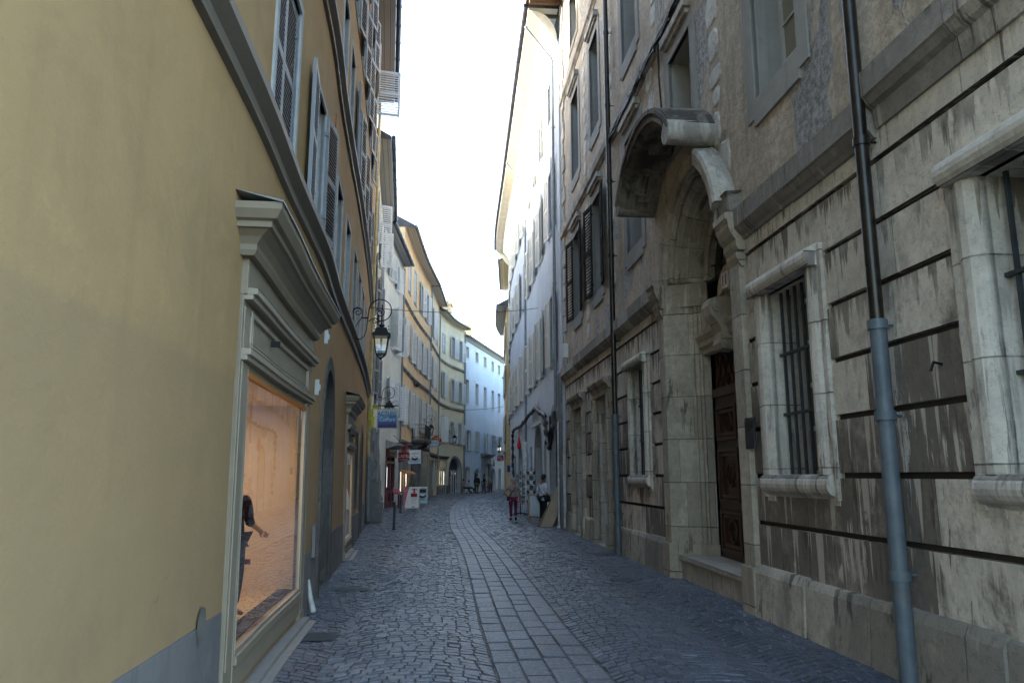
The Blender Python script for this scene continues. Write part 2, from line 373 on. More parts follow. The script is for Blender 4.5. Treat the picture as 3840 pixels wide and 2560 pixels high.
class Bld:
    def __init__(s, name, label, fac, wallmat, reveal, cat='building', step=None):
        s.f = fac; s.root = thing(name, label, cat, fac.P(0, 0, 0)); s.wm = wallmat; s.rm = reveal; s.op = []
        s.step = step or (.6 if fac.curve else None)
    def mb(s): return MB(s.f.P, s.step)
    def part(s, b, name, mat, parent=None, bevel=0): return b.build(name, mat, parent or s.root, bevel)
    def opening(s, u0, u1, z0, z1, d=.25, rise=0, back=False):
        s.op.append((u0, u1, z0, z1, d, rise)); return s
    def wall(s, u0, u1, z0, z1, mats=None, grooves=(), gw=.05, gd=.05, w=0.0, name='wall'):
        b = s.mb(); ops = [o for o in s.op if o[3] > z0 and o[2] < z1]
        us = {u0, u1}; zs = {z0, z1}
        for o in ops:
            us.update((o[0], o[1])); zs.update((max(z0, o[2]), min(z1, o[3])))
            if o[5]: us.update(o[0] + (o[1] - o[0]) * (.5 - .5 * math.cos(math.pi * i / 16)) for i in range(17)); zs.add(o[3] - o[5])
        for g in grooves: zs.update((g - gw / 2, g + gw / 2))
        us = sorted(us); zs = sorted(zs); uu = [us[0]]
        for a in us[1:]:
            if a - uu[-1] < 1e-5: continue
            if s.step and a - uu[-1] > s.step:
                k = math.ceil((a - uu[-1]) / s.step); p = uu[-1]; uu += [p + (a - p) * i / k for i in range(1, k + 1)]
            else: uu.append(a)
        zz = [zs[0]]
        for a in zs[1:]:
            if a - zz[-1] > 1e-5: zz.append(a)
        if s.f.bat:
            z2 = [zz[0]]
            for a in zz[1:]:
                if z2[-1] < 2.3 and a - z2[-1] > .35:
                    k = math.ceil((a - z2[-1]) / .35); p = z2[-1]; z2 += [p + (a - p) * i / k for i in range(1, k + 1)]
                else: z2.append(a)
            zz = z2
        def hole(u, z): return any(o[0] < u < o[1] and o[2] < z < o[3] for o in ops)
        gro = lambda z: any(abs(z - g) < gw / 2 for g in grooves)
        for a, c in zip(uu, uu[1:]):
            prev = None
            for p, q in zip(zz, zz[1:]):
                if hole((a + c) / 2, (p + q) / 2): prev = None; continue
                isg = gro((p + q) / 2); ww = w - (gd if isg else 0)
                b.face([(a, ww, p), (c, ww, p), (c, ww, q), (a, ww, q)], 2 if isg else 0)
                if prev is not None and prev != ww: b.face([(a, prev, p), (c, prev, p), (c, ww, p), (a, ww, p)], 0)
                prev = ww
        for u_0, u_1, z_0, z_1, d, rise in ops:
            sub = sorted(u for u in uu if u_0 - 1e-6 <= u <= u_1 + 1e-6); uc = (u_0 + u_1) / 2; hw = (u_1 - u_0) / 2; zsp = z_1 - rise
            az = lambda u: zsp + rise * math.sqrt(max(0, 1 - ((u - uc) / hw) ** 2))
            if rise:
                for a, c in zip(sub, sub[1:]):
                    b.face([(a, w, az(a)), (c, w, az(c)), (c, w, z_1), (a, w, z_1)], 0)
            if d <= 0: continue
            for a, c in zip(sub, sub[1:]):
                b.face([(a, w, az(a)), (c, w, az(c)), (c, w - d, az(c)), (a, w - d, az(a))], 1, None)
                if z_0 > z0 + .01: b.face([(a, w, z_0), (c, w, z_0), (c, w - d, z_0), (a, w - d, z_0)], 1)
            zl = sorted({z_0, zsp} | {z for z in zz if z_0 < z < zsp})
            for p, q in zip(zl, zl[1:]):
                for u in (u_0, u_1): b.face([(u, w, p), (u, w - d, p), (u, w - d, q), (u, w, q)], 1)
        return b.build(name, mats or (s.wm, s.rm, s.wm), s.root)
    def window(s, u0, u1, z0, z1, d=.22, fm='frame_grey', pm='pane_dark', bars=(1, 3), shut=None, sm='shutter_grey', sur=0, surm='trim_grey', sill=True, sp=.085, rise=0, hole=True, name='window', leafw=None, wofs=.035):
        f = s.f
        if hole: s.opening(u0, u1, z0, z1, d, rise)
        b = s.mb(); w = -d; t = .055; x = .01
        b.box(u0, u0 + t, w, w + .05, z0, z1); b.box(u1 - t, u1, w, w + .05, z0, z1); b.box(u0 + t, u1 - t, w + .001, w + .049, z1 - t, z1); b.box(u0 + t, u1 - t, w + .001, w + .049, z0, z0 + t * 1.5)
        for i in range(1, bars[0] + 1):
            u = u0 + (u1 - u0) * i / (bars[0] + 1); b.box(u - .035, u + .035, w + .002, w + .055, z0 + t * 1.5, z1 - t)
        for i in range(1, bars[1] + 1):
            z = z0 + (z1 - z0) * i / (bars[1] + 1); b.box(u0 + t, u1 - t, w + .006, w + .04, z - .015, z + .015)
        wo = s.part(b, name, fm)
        p = s.mb(); p.face([(u0, w + .015, z0), (u1, w + .015, z0), (u1, w + .015, z1), (u0, w + .015, z1)]); s.part(p, 'pane', pm, wo)
        if sur:
            q = s.mb(); e = .022
            q.box(u0 - sur, u0, -.05, e, z0, z1); q.box(u1, u1 + sur, -.05, e, z0, z1); q.box(u0 - sur, u1 + sur, -.05, e + .002, z1, z1 + sur)
            q.box(u0 - sur, u1 + sur, -.05, e + .002, z0 - sur, z0)
            s.part(q, 'surround', surm, wo)
        if sill:
            q = s.mb(); q.box(u0 - .08, u1 + .08, -.1, .07, z0 - .09 - sur * .0, z0 + .002) if not sur else q.box(u0 - .05, u1 + .05, -.1, .06, z0 - .06, z0 + .003)
            s.part(q, 'sill', surm, wo, .008)
        if shut:
            lw = leafw or (u1 - u0) / 2; h = z1 - z0 - .02
            for side, ang in zip((0, 1), shut):
                if ang is None: continue
                u = u0 if side == 0 else u1; T, N = f.TN(u); dr = T if side == 0 else -T; a = rad(ang)
                X = dr * math.cos(a) + N * math.sin(a); o = f.P(u, wofs if ang > 30 else -.04, z0 + .01)
                X = Vector((X.x, X.y, 0)); Z = Vector((0, 0, 1)); Y = Z.cross(X)
                if ((side == 0) == (f.side > 0)) != (ang > 90): Y = -Y
                place(shutter_mesh(lw, h, sm, sp), 'shutter', wo, Matrix(((X.x, Y.x, 0, o.x), (X.y, Y.y, 0, o.y), (0, 0, 1, o.z), (0, 0, 0, 1))))
        return wo
    def roof(s, u0, u1, z, ov, soffit='soffit', tile='roof_tile', gut='gutter_blue', depth=5, slope=.55, gz=.0, gr=.085, bands=1.0, th=.14):
        b = s.mb()
        b.sweep([(ov, z), (ov, z + th), (-depth, z + th + (depth + ov) * slope)], u0, u1, 1, False)
        b.sweep([(-.02, z), (ov, z)], u0, u1, 0, False)
        for u in (u0, u1): b.face([(u, ov, z), (u, ov, z + th), (u, -depth, z + th + (depth + ov) * slope), (u, -depth, z)], 1)
        r = s.part(b, 'roof', (soffit, tile))
        q = s.mb(); us = q.ub(u0, u1) if s.step else [u0, u1]
        pr = [(ov + .09 + gr * math.cos(t), z + .09 + gz + gr * math.sin(t)) for t in [math.pi * 2 * i / 10 for i in range(11)]]
        q.sweep(pr, u0, u1, 0, True, True)
        k = int((u1 - u0) / bands)
        pr2 = [(ov + .09 + gr * 1.14 * math.cos(t), z + .09 + gz + gr * 1.14 * math.sin(t)) for t in [math.pi * 2 * i / 10 for i in range(11)]]
        for i in range(1, k): q.sweep(pr2, u0 + i * (u1 - u0) / k - .02, u0 + i * (u1 - u0) / k + .02, 0)
        s.part(q, 'gutter', gut, r)
        return r
    def body(s, u0, u1, z, depth=9):
        """side, back and top faces so that the house is solid"""
        b = s.mb()
        for u in (u0, u1): b.face([(u, -.3, -.1), (u, -depth, -.1), (u, -depth, z), (u, -.3, z)])
        b.face([(u0, -depth, -.1), (u1, -depth, -.1), (u1, -depth, z), (u0, -depth, z)])
        for u in (u0, u1): b.face([(u, 0, -.1), (u, -.3, -.1), (u, -.3, z), (u, 0, z)])
        b.sweep([(-.3, z), (-depth, z)], u0, u1, 0, False)
        s.part(b, 'side_wall', s.wm)
    def pipe(s, u, w, z0, z1, r, mat, name='downpipe', collars=(), top=None):
        b = MB(); pts = [s.f.P(u, w, z0), s.f.P(u, w, (z0 + z1) / 2), s.f.P(u, w, z1)]
        if top: pts += [s.f.P(u, w + .02, z1 + .1), s.f.P(u, top[0] - .02, top[1] - .1), s.f.P(u, top[0], top[1])]
        b.tube(pts, r, 12)
        for z in collars:
            c = s.f.P(u, w, z); b.tube([c + Vector((0, 0, -.04)), c + Vector((0, 0, .04))], r * 1.22, 12)
            T, N = s.f.TN(u); N = Vector((N.x, N.y, 0)); b.tube([c - N * (w + .02), c], .012, 6)
        return s.part(b, name, mat)
# ------------------------------------------------------------------ materials
stucco('stucco_yellow', (.445, .300, .148), (.385, .26, .13), .25, .18, dirt=(2.36, (.33, .232, .132), .75))
stucco('stucco_yellow_far', (.56, .46, .24), (.47, .38, .20), .2, .3)
stucco('stucco_cream', (.74, .70, .55), (.62, .58, .46), .2, .4)
stucco('stucco_grey', (.68, .685, .63), (.56, .565, .52), .2, .5)
stucco('stucco_orange', (.86, .60, .34), (.74, .51, .28), .2, .45)
stucco('stucco_sand', (.82, .65, .42), (.70, .555, .36), .2, .4)
stucco('stucco_pale', (.82, .74, .53), (.70, .63, .45), .2, .4)
stucco('stucco_blue', (.70, .765, .81), (.63, .695, .74), .12, .35, crack=False)
stucco('stucco_bluegrey', (.56, .61, .67), (.47, .515, .57), .15, .5)
stucco('stucco_rough', (.64, .55, .435), (.46, .39, .30), 1.0, .8, patch=((.55, .53, .49), .55, .60, .9))
simple('dado_bare', (.135, .13, .112), .9, var=.35, bump=.3); stucco('dado_paint', (.22, .21, .205), (.155, .15, .15), .4, .5, lowdirt=1)
stucco('orange_quoin', (.66, .46, .22), (.55, .38, .18), .3, .3)
stone('stone_wall', (.72, .66, .555), (.085, .073, .058), blocks=(.95, .5625, 1.09), stain=.88, bmp=.7, sootlow=2.9)
stone('stone_portal', (.56, .50, .395), (.10, .085, .062), blocks=(.62, .72, .1), stain=.4, bmp=.5, streakscale=4, jmix=(.55, .95))
stone('stone_frame', (.73, .69, .60), (.14, .122, .098), blocks=(40, .74, .25), stain=.28, bmp=.35, streakscale=7, jmix=(.4, .85))
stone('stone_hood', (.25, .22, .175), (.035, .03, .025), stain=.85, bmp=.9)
stone('stone_pale', (.58, .555, .50), (.16, .145, .12), stain=.65, bmp=.6)
stone('stone_course', (.50, .47, .41), (.075, .068, .06), blocks=(1.1, 4, -1), stain=.6, bmp=.7)
stone('stone_plinth', (.52, .48, .39), (.085, .08, .07), blocks=(1.25, 3, -1), stain=.6, bmp=.8, streakscale=3)
stone('stone_grey', (.36, .38, .38), (.10, .105, .11), blocks=(.7, .5, 0), stain=.7, bmp=.9)
stone('stone_step', (.46, .43, .36), (.2, .18, .15), stain=.3, bmp=.2)
stone('rubble', (.76, .74, .68), (.16, .145, .125), stain=.3, bmp=1.6)
stone('stone_dark', (.16, .153, .145), (.06, .057, .053), stain=.7, bmp=.5)
simple('groove', (.045, .04, .034), .95)  # near-black channel backs: the shade of the grooves painted in
simple('trim_grey', (.42, .44, .45), .85, var=.12, bump=.15); simple('trim_white', (.70, .71, .70), .85, var=.08, bump=.1)
stucco('cement_surround', (.33, .325, .30), (.25, .245, .225), .25, .6, crack=False)
paint('course_paint', (.19, .165, .135), (.10, .09, .08), .4)
paint('shop_paint', (.30, .255, .19), (.2, .18, .15), .4, .5, 5)
paint('shop_paint_light', (.39, .34, .265), (.27, .24, .2), .5, .5, 5)
simple('lead', (.23, .24, .25), .5, var=.3)
paint('old_sill', (.30, .28, .25), (.07, .055, .045), .95, .7, 9)
paint('shutter_grey', (.60, .64, .67), (.22, .22, .22), .25, .55, 9)
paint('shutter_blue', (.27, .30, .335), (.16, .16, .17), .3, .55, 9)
paint('shutter_white', (.74, .745, .73), (.3, .28, .24), .25, .55, 9)
paint('shutter_cream', (.68, .66, .59), (.3, .27, .2), .3, .55, 9)
simple('shutter_blue_slat', (.085, .09, .10), .6); simple('shutter_brown', (.018, .015, .013), .9, spec=.08)  # blue slats are darkened: louvre shade put into their colour
paint('frame_grey', (.46, .46, .43), (.2, .19, .17), .3); paint('frame_white', (.62, .61, .58), (.3, .29, .26), .2)
paint('frame_dark', (.06, .06, .06)); paint('frame_orange', (.55, .21, .04), (.2, .1, .03), .2)
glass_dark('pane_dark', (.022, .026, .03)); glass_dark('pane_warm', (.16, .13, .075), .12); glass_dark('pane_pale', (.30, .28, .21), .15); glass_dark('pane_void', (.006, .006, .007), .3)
glass_clear('glass')
planks('soffit', (.56, .53, .48), .17); planks('soffit_blue', (.38, .38, .38), .2); planks('soffit_wood', (.72, .6, .36), .2); planks('soffit_brown', (.13, .085, .05), .22)
simple('roof_tile', (.085, .082, .085), .8, var=.4, scale=3); simple('gutter_blue', (.035, .045, .075), .35, .4); simple('gutter_grey', (.20, .22, .24), .4, .3)
simple('plaster_white', (.74, .72, .64), .9, var=.1, scale=2, bump=.1)
g = G('pipe_blue'); _n = g.noise(g.pos(), 5, 6, .7); _n2 = g.noise(g.sc(g.pos(), (1, 1, .4)), 9, 5, .72)
_c = g.mix(g.ramp(_n, .35, .7), (.085, .113, .135), (.125, .155, .175)); _c = g.mix(g.ramp(_n2, .60, .66), _c, (.21, .085, .035)); _c = g.mix(g.ramp(_n2, .36, .31), _c, (.24, .27, .29))
M['pipe_blue'] = g.bsdf(_c, .5, g.bump(_n2, .3, .004), .1)
simple('pipe_bronze', (.045, .042, .038), .32, .75, .3, 4); simple('pipe_yellow', (.48, .40, .20), .6); simple('pipe_grey', (.22, .25, .28), .45, .3, .2, 3); simple('pipe_white', (.6, .6, .58), .5)
simple('iron', (.016, .017, .019), .45, .5, .3); simple('iron_blue', (.05, .065, .075), .5, .4, .3); simple('steel', (.45, .46, .47), .35, .7)
simple('cable', (.012, .012, .013), .55); simple('cable_thin', (.1, .11, .12), .6)
simple('lamp_glass', (.60, .66, .70), .15, 0, .05, spec=.6)
g = G('door_wood'); _p = g.pos(); _w = g.noise(g.sc(_p, (14, 14, .8)), 1, 5, .6)
M['door_wood'] = g.bsdf(g.mix(g.ramp(_w, .3, .7), (.030, .012, .007), (.065, .024, .013)), .38, g.bump(_w, .3, .004), spec=.5)
simple('door_dark', (.018, .010, .008), .5)
paint('red_paint', (.115, .012, .018), (.05, .01, .01), .3, .4); paint('green_paint', (.022, .065, .058), (.01, .03, .03), .3, .4); paint('taupe_paint', (.27, .255, .215), (.15, .14, .12), .3, .5)
paint('grey_door', (.20, .215, .22), (.1, .1, .1), .3, .5)
simple('warm_wall', (.62, .50, .39), .8, var=.06); simple('shop_floor', (.50, .38, .24), .4, var=.1)
emis('lamp_on', (1, .86, .66), 3); emis('shop_glow', (1.0, .80, .58), .16); emis('cool_glow', (.85, .93, 1.0), .14)
setts('setts', (.046, .057, .080), (.072, .087, .118), (.108, .127, .162), .4)
setts('slabs', (.058, .070, .096), (.074, .088, .117), (.09, .106, .138), .45)
simple('white_sign', (.72, .73, .73), .4, var=.04); simple('sign_grey', (.30, .33, .37), .45, var=.1); simple('sign_red', (.24, .012, .016), .4, var=.1); simple('sign_crimson', (.36, .012, .022), .4, var=.08)
simple('sign_teal', (.32, .52, .58), .45, var=.15, scale=4); simple('ink_blue', (.02, .035, .16), .5); simple('ink_dark', (.03, .03, .035), .5); simple('ink_red', (.30, .02, .03), .5); simple('ink_cream', (.62, .5, .3), .5); simple('ink_white', (.78, .79, .8), .5); simple('ink_grey', (.35, .36, .37), .6); simple('ink_violet', (.20, .07, .25), .5); simple('pink', (.5, .15, .2), .5)
g = G('sign_gradient'); _z = g.sep(g.pos())[2]; _k = g.ramp(_z, 3.65, 4.05)
M['sign_gradient'] = g.bsdf(g.mix(_k, (.012, .035, .22), g.mix(g.ramp(_z, 4.0, 4.32), (.05, .28, .58), (.45, .6, .68))), .35)
simple('wood_pale', (.33, .25, .16), .6); simple('chalkboard', (.10, .12, .145), .3, var=.3, scale=2, spec=.7)
simple('card_a', (.36, .28, .195), .85, var=.12, scale=3, bump=.1); simple('card_b', (.15, .105, .07), .85, var=.15, scale=3, bump=.1)
simple('plaque', (.012, .014, .022), .3); simple('yellow_cloth', (.50, .55, .08), .8, var=.3); simple('red_cloth', (.55, .015, .02), .7)
simple('leaf', (.045, .075, .025), .7, var=.5); simple('leaf_light', (.09, .12, .05), .7, var=.4); simple('terracotta', (.35, .14, .07), .8)
simple('mannequin_skin', (.52, .33, .20), .45, var=.05); simple('black_cloth', (.012, .013, .018), .85, var=.3); simple('navy_cloth', (.014, .018, .035), .85, var=.3)
simple('skin', (.40, .235, .165), .55, var=.08); simple('skin_dark', (.20, .105, .065), .55, var=.08); simple('hair_grey', (.30, .29, .27), .7, var=.3, scale=40); simple('hair_dark', (.018, .014, .012), .6, var=.3, scale=40)
g = G('blouse'); _q = g.noise(g.pos(), 17, 4, .65, 1.4); _q2 = g.noise(g.sc(g.pos(), 1.0), 29, 3, .6, 1.0)
M['blouse'] = g.bsdf(g.mix(g.ramp(_q2, .52, .58), g.mix(g.ramp(_q, .46, .54), (.42, .36, .33), (.19, .13, .125)), (.10, .075, .08)), .85)
simple('plum_cloth', (.115, .014, .04), .85, var=.2); simple('white_cloth', (.55, .57, .64), .85, var=.08); simple('jeans', (.045, .065, .11), .85, var=.25); simple('olive_cloth', (.10, .105, .055), .85); simple('pale_yellow', (.50, .50, .26), .85); simple('brown_cloth', (.10, .05, .035), .85); simple('grey_cloth', (.30, .31, .33), .85)
simple('rubber', (.015, .015, .015), .7); simple('bike_red', (.30, .02, .03), .35); simple('paper', (.66, .68, .70), .7); simple('chrome', (.55, .56, .58), .2, .9)
for i, c in enumerate([(.62, .64, .66), (.08, .10, .12), (.55, .45, .08), (.45, .18, .3), (.12, .3, .4), (.3, .32, .34)]): simple('postcard_%d' % i, c, .4, var=.25, scale=30)
# ------------------------------------------------------------------ facades
L1 = Fac([(-1.45, -2.5), (-1.72, 2), (-2.02, 5.2), (-2.27, 7.1), (-2.55, 9.5), (-2.87, 11.5), (-3.2, 13.8), (-3.52, 16.1), (-4.2, 20.6), (-5.2, 26.6)], 1, batter=.03)
L2 = Fac([(-5.2, 26.62), (-6.55, 36)], 1, 0); L3 = Fac([(-6.55, 36), (-6.65, 44)], 1, 0)
L4 = Fac([(-6.65, 44), (-6.75, 51.5), (-6.56, 58.5)], 1); L5a = Fac([(-6.56, 58.5), (-6.61, 66)], 1, 0)
L5b = Fac([(-6.61, 66), (-6.05, 70.5), (-4.87, 75)], 1); L6 = Fac([(-4.87, 75), (-.99, 92)], 1, 0)
R1 = Fac([(4.3, -5), (1.73, 24)], -1, 0)
R2 = Fac([(1.63, 24), (1.32, 28.6), (.65, 39), (.05, 48), (-.12, 53)], -1)
R2b = Fac([(-.12, 53), (-.13, 62)], -1, 0); R3 = Fac([(-.45, 62), (-.68, 70), (-.35, 75)], -1); R4 = Fac([(-.3, 75.02), (1.6, 84), (4.6, 96), (7.5, 106)], -1)
# ------------------------------------------------------------------ street
def street():
    b = MB(); b.face([(-160, -60, -.010), (160, -60, -.010), (160, 240, -.010), (-160, 240, -.010)])
    g = G('street_bed'); p = g.pos()
    v = g.vor(g.sc(p, (7, 7, 7)), 1, 'DISTANCE_TO_EDGE'); n = g.noise(p, 2, 5)
    cc = g.mix(g.ramp(v, .02, .09), (.03, .03, .032), g.mix(n, (.045, .05, .06), (.07, .075, .086)))
    M['street_bed'] = g.bsdf(cc, .65, g.bump(g.ramp(v, .0, .12), .5, .02))
    struct(b.build('street', 'street_bed'))
    cl = dense([(1.35, -4), (1.1, 0), (.62, 4), (.37, 6.4), (.1, 9), (-.2, 12.5), (-.55, 16.2), (-1.02, 20.5), (-1.5, 24.5), (-2.0, 30), (-2.55, 37), (-3.0, 46), (-3.0, 58), (-2.4, 70), (-1.2, 84), (2.0, 100)], 10)
    cl = [Vector(q) for q in cl]; L = [0]
    for a, c in zip(cl, cl[1:]): L.append(L[-1] + (c - a).length)
    def at(sv, t):
        import bisect
        i = min(len(cl) - 2, max(0, bisect.bisect_right(L, sv) - 1)); k = (sv - L[i]) / (L[i + 1] - L[i])
        q = cl[i].lerp(cl[i + 1], k); d = (cl[i + 1] - cl[i]).normalized(); return q.x + d.y * t, q.y - d.x * t
    left = [f.P(f.len * i / 20, 0, 0) for f in (L1, L2, L3, L4, L5a, L5b, L6) for i in range(21)]
    right = [f.P(f.len * i / 20, 0, 0) for f in (R1, R2, R2b, R3) for i in range(21)] + [Vector((8, 84, 0)), Vector((12, 110, 0))]
    def lim(arr, y):
        for a, c in zip(arr, arr[1:]):
            if a.y <= y <= c.y: return a.x + (c.x - a.x) * (y - a.y) / max(1e-6, c.y - a.y)
        return arr[0].x if y < arr[0].y else arr[-1].x
    V, Fc = [], []
    def blk(cs, zt, ins, dep=.03):
        cx = sum(c[0] for c in cs) / 4; cy = sum(c[1] for c in cs) / 4; i = len(V)
        tl = random.gauss(0, .0016); tl2 = random.gauss(0, .0016)
        for c in cs: V.append((c[0], c[1], zt - .010))
        for k, c in enumerate(cs):
            dx, dy = cx - c[0], cy - c[1]; q = ins / max(.02, math.hypot(dx, dy)) * 1.4
            V.append((c[0] + dx * q, c[1] + dy * q, zt + (tl if k in (0, 1) else -tl) + (tl2 if k in (1, 2) else -tl2)))
        for c in cs: V.append((c[0], c[1], zt - dep))
        Fc.append((i + 4, i + 5, i + 6, i + 7))
        for k in range(4):
            k2 = (k + 1) % 4
            Fc.append((i + k, i + k2, i + 4 + k2, i + 4 + k)); Fc.append((i + 8 + k, i + 8 + k2, i + k2, i + k))
    def emit(name, mat):
        me = bpy.data.meshes.new(name); me.from_pydata(V, [], Fc); me.materials.append(M[mat]); o = bpy.data.objects.new(name, me); col.objects.link(o); struct(o); V.clear(); Fc.clear()
    HW = .47
    # the four running courses of dressed slabs
    for c in range(4):
        sv = random.uniform(0, .3)
        while sv < 92:
            ln = random.uniform(.30, .58); t0 = -HW + c * HW / 2; t1 = t0 + HW / 2; g_ = .007
            j = lambda: random.gauss(0, .003)
            blk([(*at(sv + g_, t0 + g_ + j()),), (*at(sv + g_, t1 - g_ + j()),), (*at(sv + ln - g_, t1 - g_ + j()),), (*at(sv + ln - g_, t0 + g_ + j()),)], random.gauss(0, .003), .012)
            sv += ln
    emit('paving_strip', 'slabs')
    # setts laid in segmental arcs either side
    for sd in (-1, 1):
        sv = 0
        while sv < 80:
            far = sv > 52; rs = .108 if not far else .16
            W = 1.45; t = HW + .012
            yy = at(sv, 0)[1]; tm = (at(sv, 0)[0] - lim(left, yy) if sd < 0 else lim(right, yy) - at(sv, 0)[0]) + .5
            while t < min(tm, 6):
                wd = random.uniform(.105, .155) * (1.4 if far else 1)
                def A(tt):
                    q = ((tt - HW) / W) % 1.0; return .36 * (1 - (2 * q - 1) ** 2)
                g_ = .006; j = lambda: random.gauss(0, .0028)
                cs = []
                for (dt, ds) in ((.002, g_), (wd - .002, g_), (wd - .002, rs - g_), (.002, rs - g_)):
                    tt = t + dt; cs.append(at(sv + ds + A(tt) + j(), sd * (tt + j())))
                t += wd
                cx = sum(c[0] for c in cs) / 4; cy = sum(c[1] for c in cs) / 4
                if cx < lim(left, cy) - .02 or cx > lim(right, cy) + .1: continue
                blk(cs, random.gauss(-.001, .0022), .007)
            sv += rs
    emit('cobblestones', 'setts')
street()
# ------------------------------------------------------------------ left 1: long yellow house
def yellow_house():
    U0 = 2.4
    B = Bld('stucco_house', 'long ochre stucco house with grey string courses and a lit shop window', L1, 'stucco_yellow', 'trim_grey')
    up = ('stucco_yellow', 'trim_grey', 'stucco_yellow')
    B.window(8.62, 9.78, 4.78, 6.55, .14, bars=(0, 0), shut=(0, 0), sm='shutter_blue', sur=.1, sill=False, sp=.05)
    B.window(10.98, 11.86, 4.72, 6.45, .3, shut=(176, 172), sm='shutter_blue', sur=.07, sill=False, sp=.05, leafw=.56)
    for u in (14.1, 16.0, 18.0, 19.75, 21.6, 23.5): B.window(u, u + .95, 4.74, 6.45, .32, sur=.07, sill=False, surm='trim_grey')
    for i, u in enumerate((8.6, 11.0, 13.95, 15.6, 17.5, 19.5, 21.5, 23.6)):
        B.window(u, u + .9, 8.0, 9.85, .3, sur=.07, sill=False, shut=(174, 170) if i >= 4 else None, sm='shutter_blue', leafw=.5)
    for i, u in enumerate((9, 11.2, 14, 16, 18, 20, 22.1, 24.4)): B.window(u, u + .9, 11.0, 12.8, .3, sur=.07, sill=False, shut=(172, 168) if i > 1 else None, sm='shutter_blue', leafw=.5)
    for i, u in enumerate((14, 16, 18, 20, 22.1, 25.2)): B.window(u, u + .85, 13.7, 15.35, .25, sur=.07, sill=False, shut=(172, 165) if i < 5 else (170, 96), sm='shutter_blue' if i < 5 else 'shutter_grey', leafw=.5 if i < 5 else .8)
    # openings of the ground floor
    B.opening(8.18, 11.34, .36, 2.48, .06)
    B.opening(13.35, 14.95, 0, 3.28, .42, .85); B.opening(17.95, 19.6, .3, 2.2, .06); B.opening(21.1, 21.9, .95, 2.7, .25); B.opening(23.6, 25.3, 0, 2.95, .35, .8)
    B.wall(U0, L1.len, 4.4, 16.0, up); B.wall(U0, L1.len, -.06, 4.4, ('stucco_yellow', 'stone_dark', 'stucco_yellow')); B.body(U0, L1.len, 16.0)
    b = B.mb(); prof = [(-.02, 4.40), (.05, 4.42), (.05, 4.52), (.13, 4.60), (.13, 4.68), (.09, 4.72), (-.02, 4.73)]
    b.sweep(prof, U0, L1.len); B.part(b, 'string_course', 'course_paint')
    b = B.mb(); b.sweep([(w * .9, z + 3.27) for w, z in prof], U0, L1.len); B.part(b, 'string_course', 'course_paint')
    for a, c in ((U0, 7.9), (11.62, 13.05), (15.25, 17.7), (20.0, 23.4), (25.5, L1.len)):
        b = B.mb()
        us = b.ub(a, c)
        for p, q in zip(us, us[1:]):
            b.face([(p, .012, -.05), (q, .012, -.05), (q, .012, .45), (p, .012, .45)]); b.face([(p, .012, .45), (q, .012, .45), (q, .012, .72), (p, .012, .72)]); b.face([(p, -.05, .72), (q, -.05, .72), (q, .012, .72), (p, .012, .72)])
        for u in (a, c): b.face([(u, -.05, -.05), (u, .012, -.05), (u, .012, .72), (u, -.05, .72)])
        B.part(b, 'dado', 'dado_paint')
    B.roof(U0, L1.len + .1, 15.95, .62, gz=.02, soffit='soffit_blue')
    # shopfront
    def shop(u0, u1, ztop, zp0, zp1, big):
        f = B.mb(); pw = .24 if big else .2
        for a, c in ((u0, u0 + pw), (u1 - pw, u1)):
            f.box(a, c, -.02, .025, .1, ztop - .62); f.box(a + .04, c - .04, .02, .035, .3, ztop - .7)
            f.box(a - .01, c + .01, -.02, .045, .0, .14)
        f.box(u0 + pw, u1 - pw, -.02, .02, zp1 + .02, ztop - .62)
        f.box(u0 + pw, u1 - pw, -.02, .035, .12, zp0 - .0)
        f.box(u0 + pw, u1 - pw, -.02, .06, zp0 - .1, zp0 - .03)
        f.box(u0, u1, -.02, .05, ztop - .62, ztop - .3)
        sf = B.part(f, 'shopfront', 'shop_paint', None, .006)
        f = B.mb()    # mouldings of the fascia
        for z, w, h in ((ztop - .62, .12, .05), (ztop - .66, .09, .04), (zp1 + .14, .10, .05), (zp1 + .10, .075, .04)): f.box(u0 + .015, u1 - .015, .02, w, z, z + h)
        za, zb = zp1 + .22, ztop - .70
        for z in (za, zb - .05): f.box(u0 + pw, u1 - pw, .015, .045, z, z + .04)
        for u in (u0 + pw, u1 - pw - .04): f.box(u, u + .04, .015, .044, za, zb)
        f.box(u0 + pw - .04, u0 + pw + .03, .0, .034, zp0 - .03, zp1 + .08); f.box(u1 - pw - .05, u1 - pw + .02, .0, .034, zp0 - .03, zp1 + .08)
        B.part(f, 'moulding', 'shop_paint_light', sf, .006)
        f = B.mb()
        pr = [(-.02, ztop - .34), (.10, ztop - .34), (.12, ztop - .30), (.12, ztop - .26), (.16, ztop - .21), (.22, ztop - .17), (.25, ztop - .165), (.25, ztop - .12), (.29, ztop - .11), (.33, ztop - .05), (.335, ztop), (-.02, ztop + .07)]
        if not big: pr = [(w * .8, z) for w, z in pr]
        
        ua, uz = u0 + .02, u1 - .06; us = f.ub(ua, uz); e = lambda u, w: u - w if u == ua else (u + w * .5 if u == uz else u)
        for p, q in zip(us, us[1:]):
            for (w0, z0), (w1, z1) in zip(pr, pr[1:]): f.face([(e(p, w0), w0, z0), (e(q, w0), w0, z0), (e(q, w1), w1, z1), (e(p, w1), w1, z1)])
        for sg, k in ((-1, 1), (1, .5)):
            uu = ua if sg < 0 else uz
            for (w0, z0), (w1, z1) in zip(pr, pr[1:]): f.face([(uu + sg * k * w0, w0, z0), (uu + sg * k * w1, w1, z1), (uu + sg * k * w1, -.02, z1), (uu + sg * k * w0, -.02, z0)])
        B.part(f, 'cornice', 'shop_paint', sf)
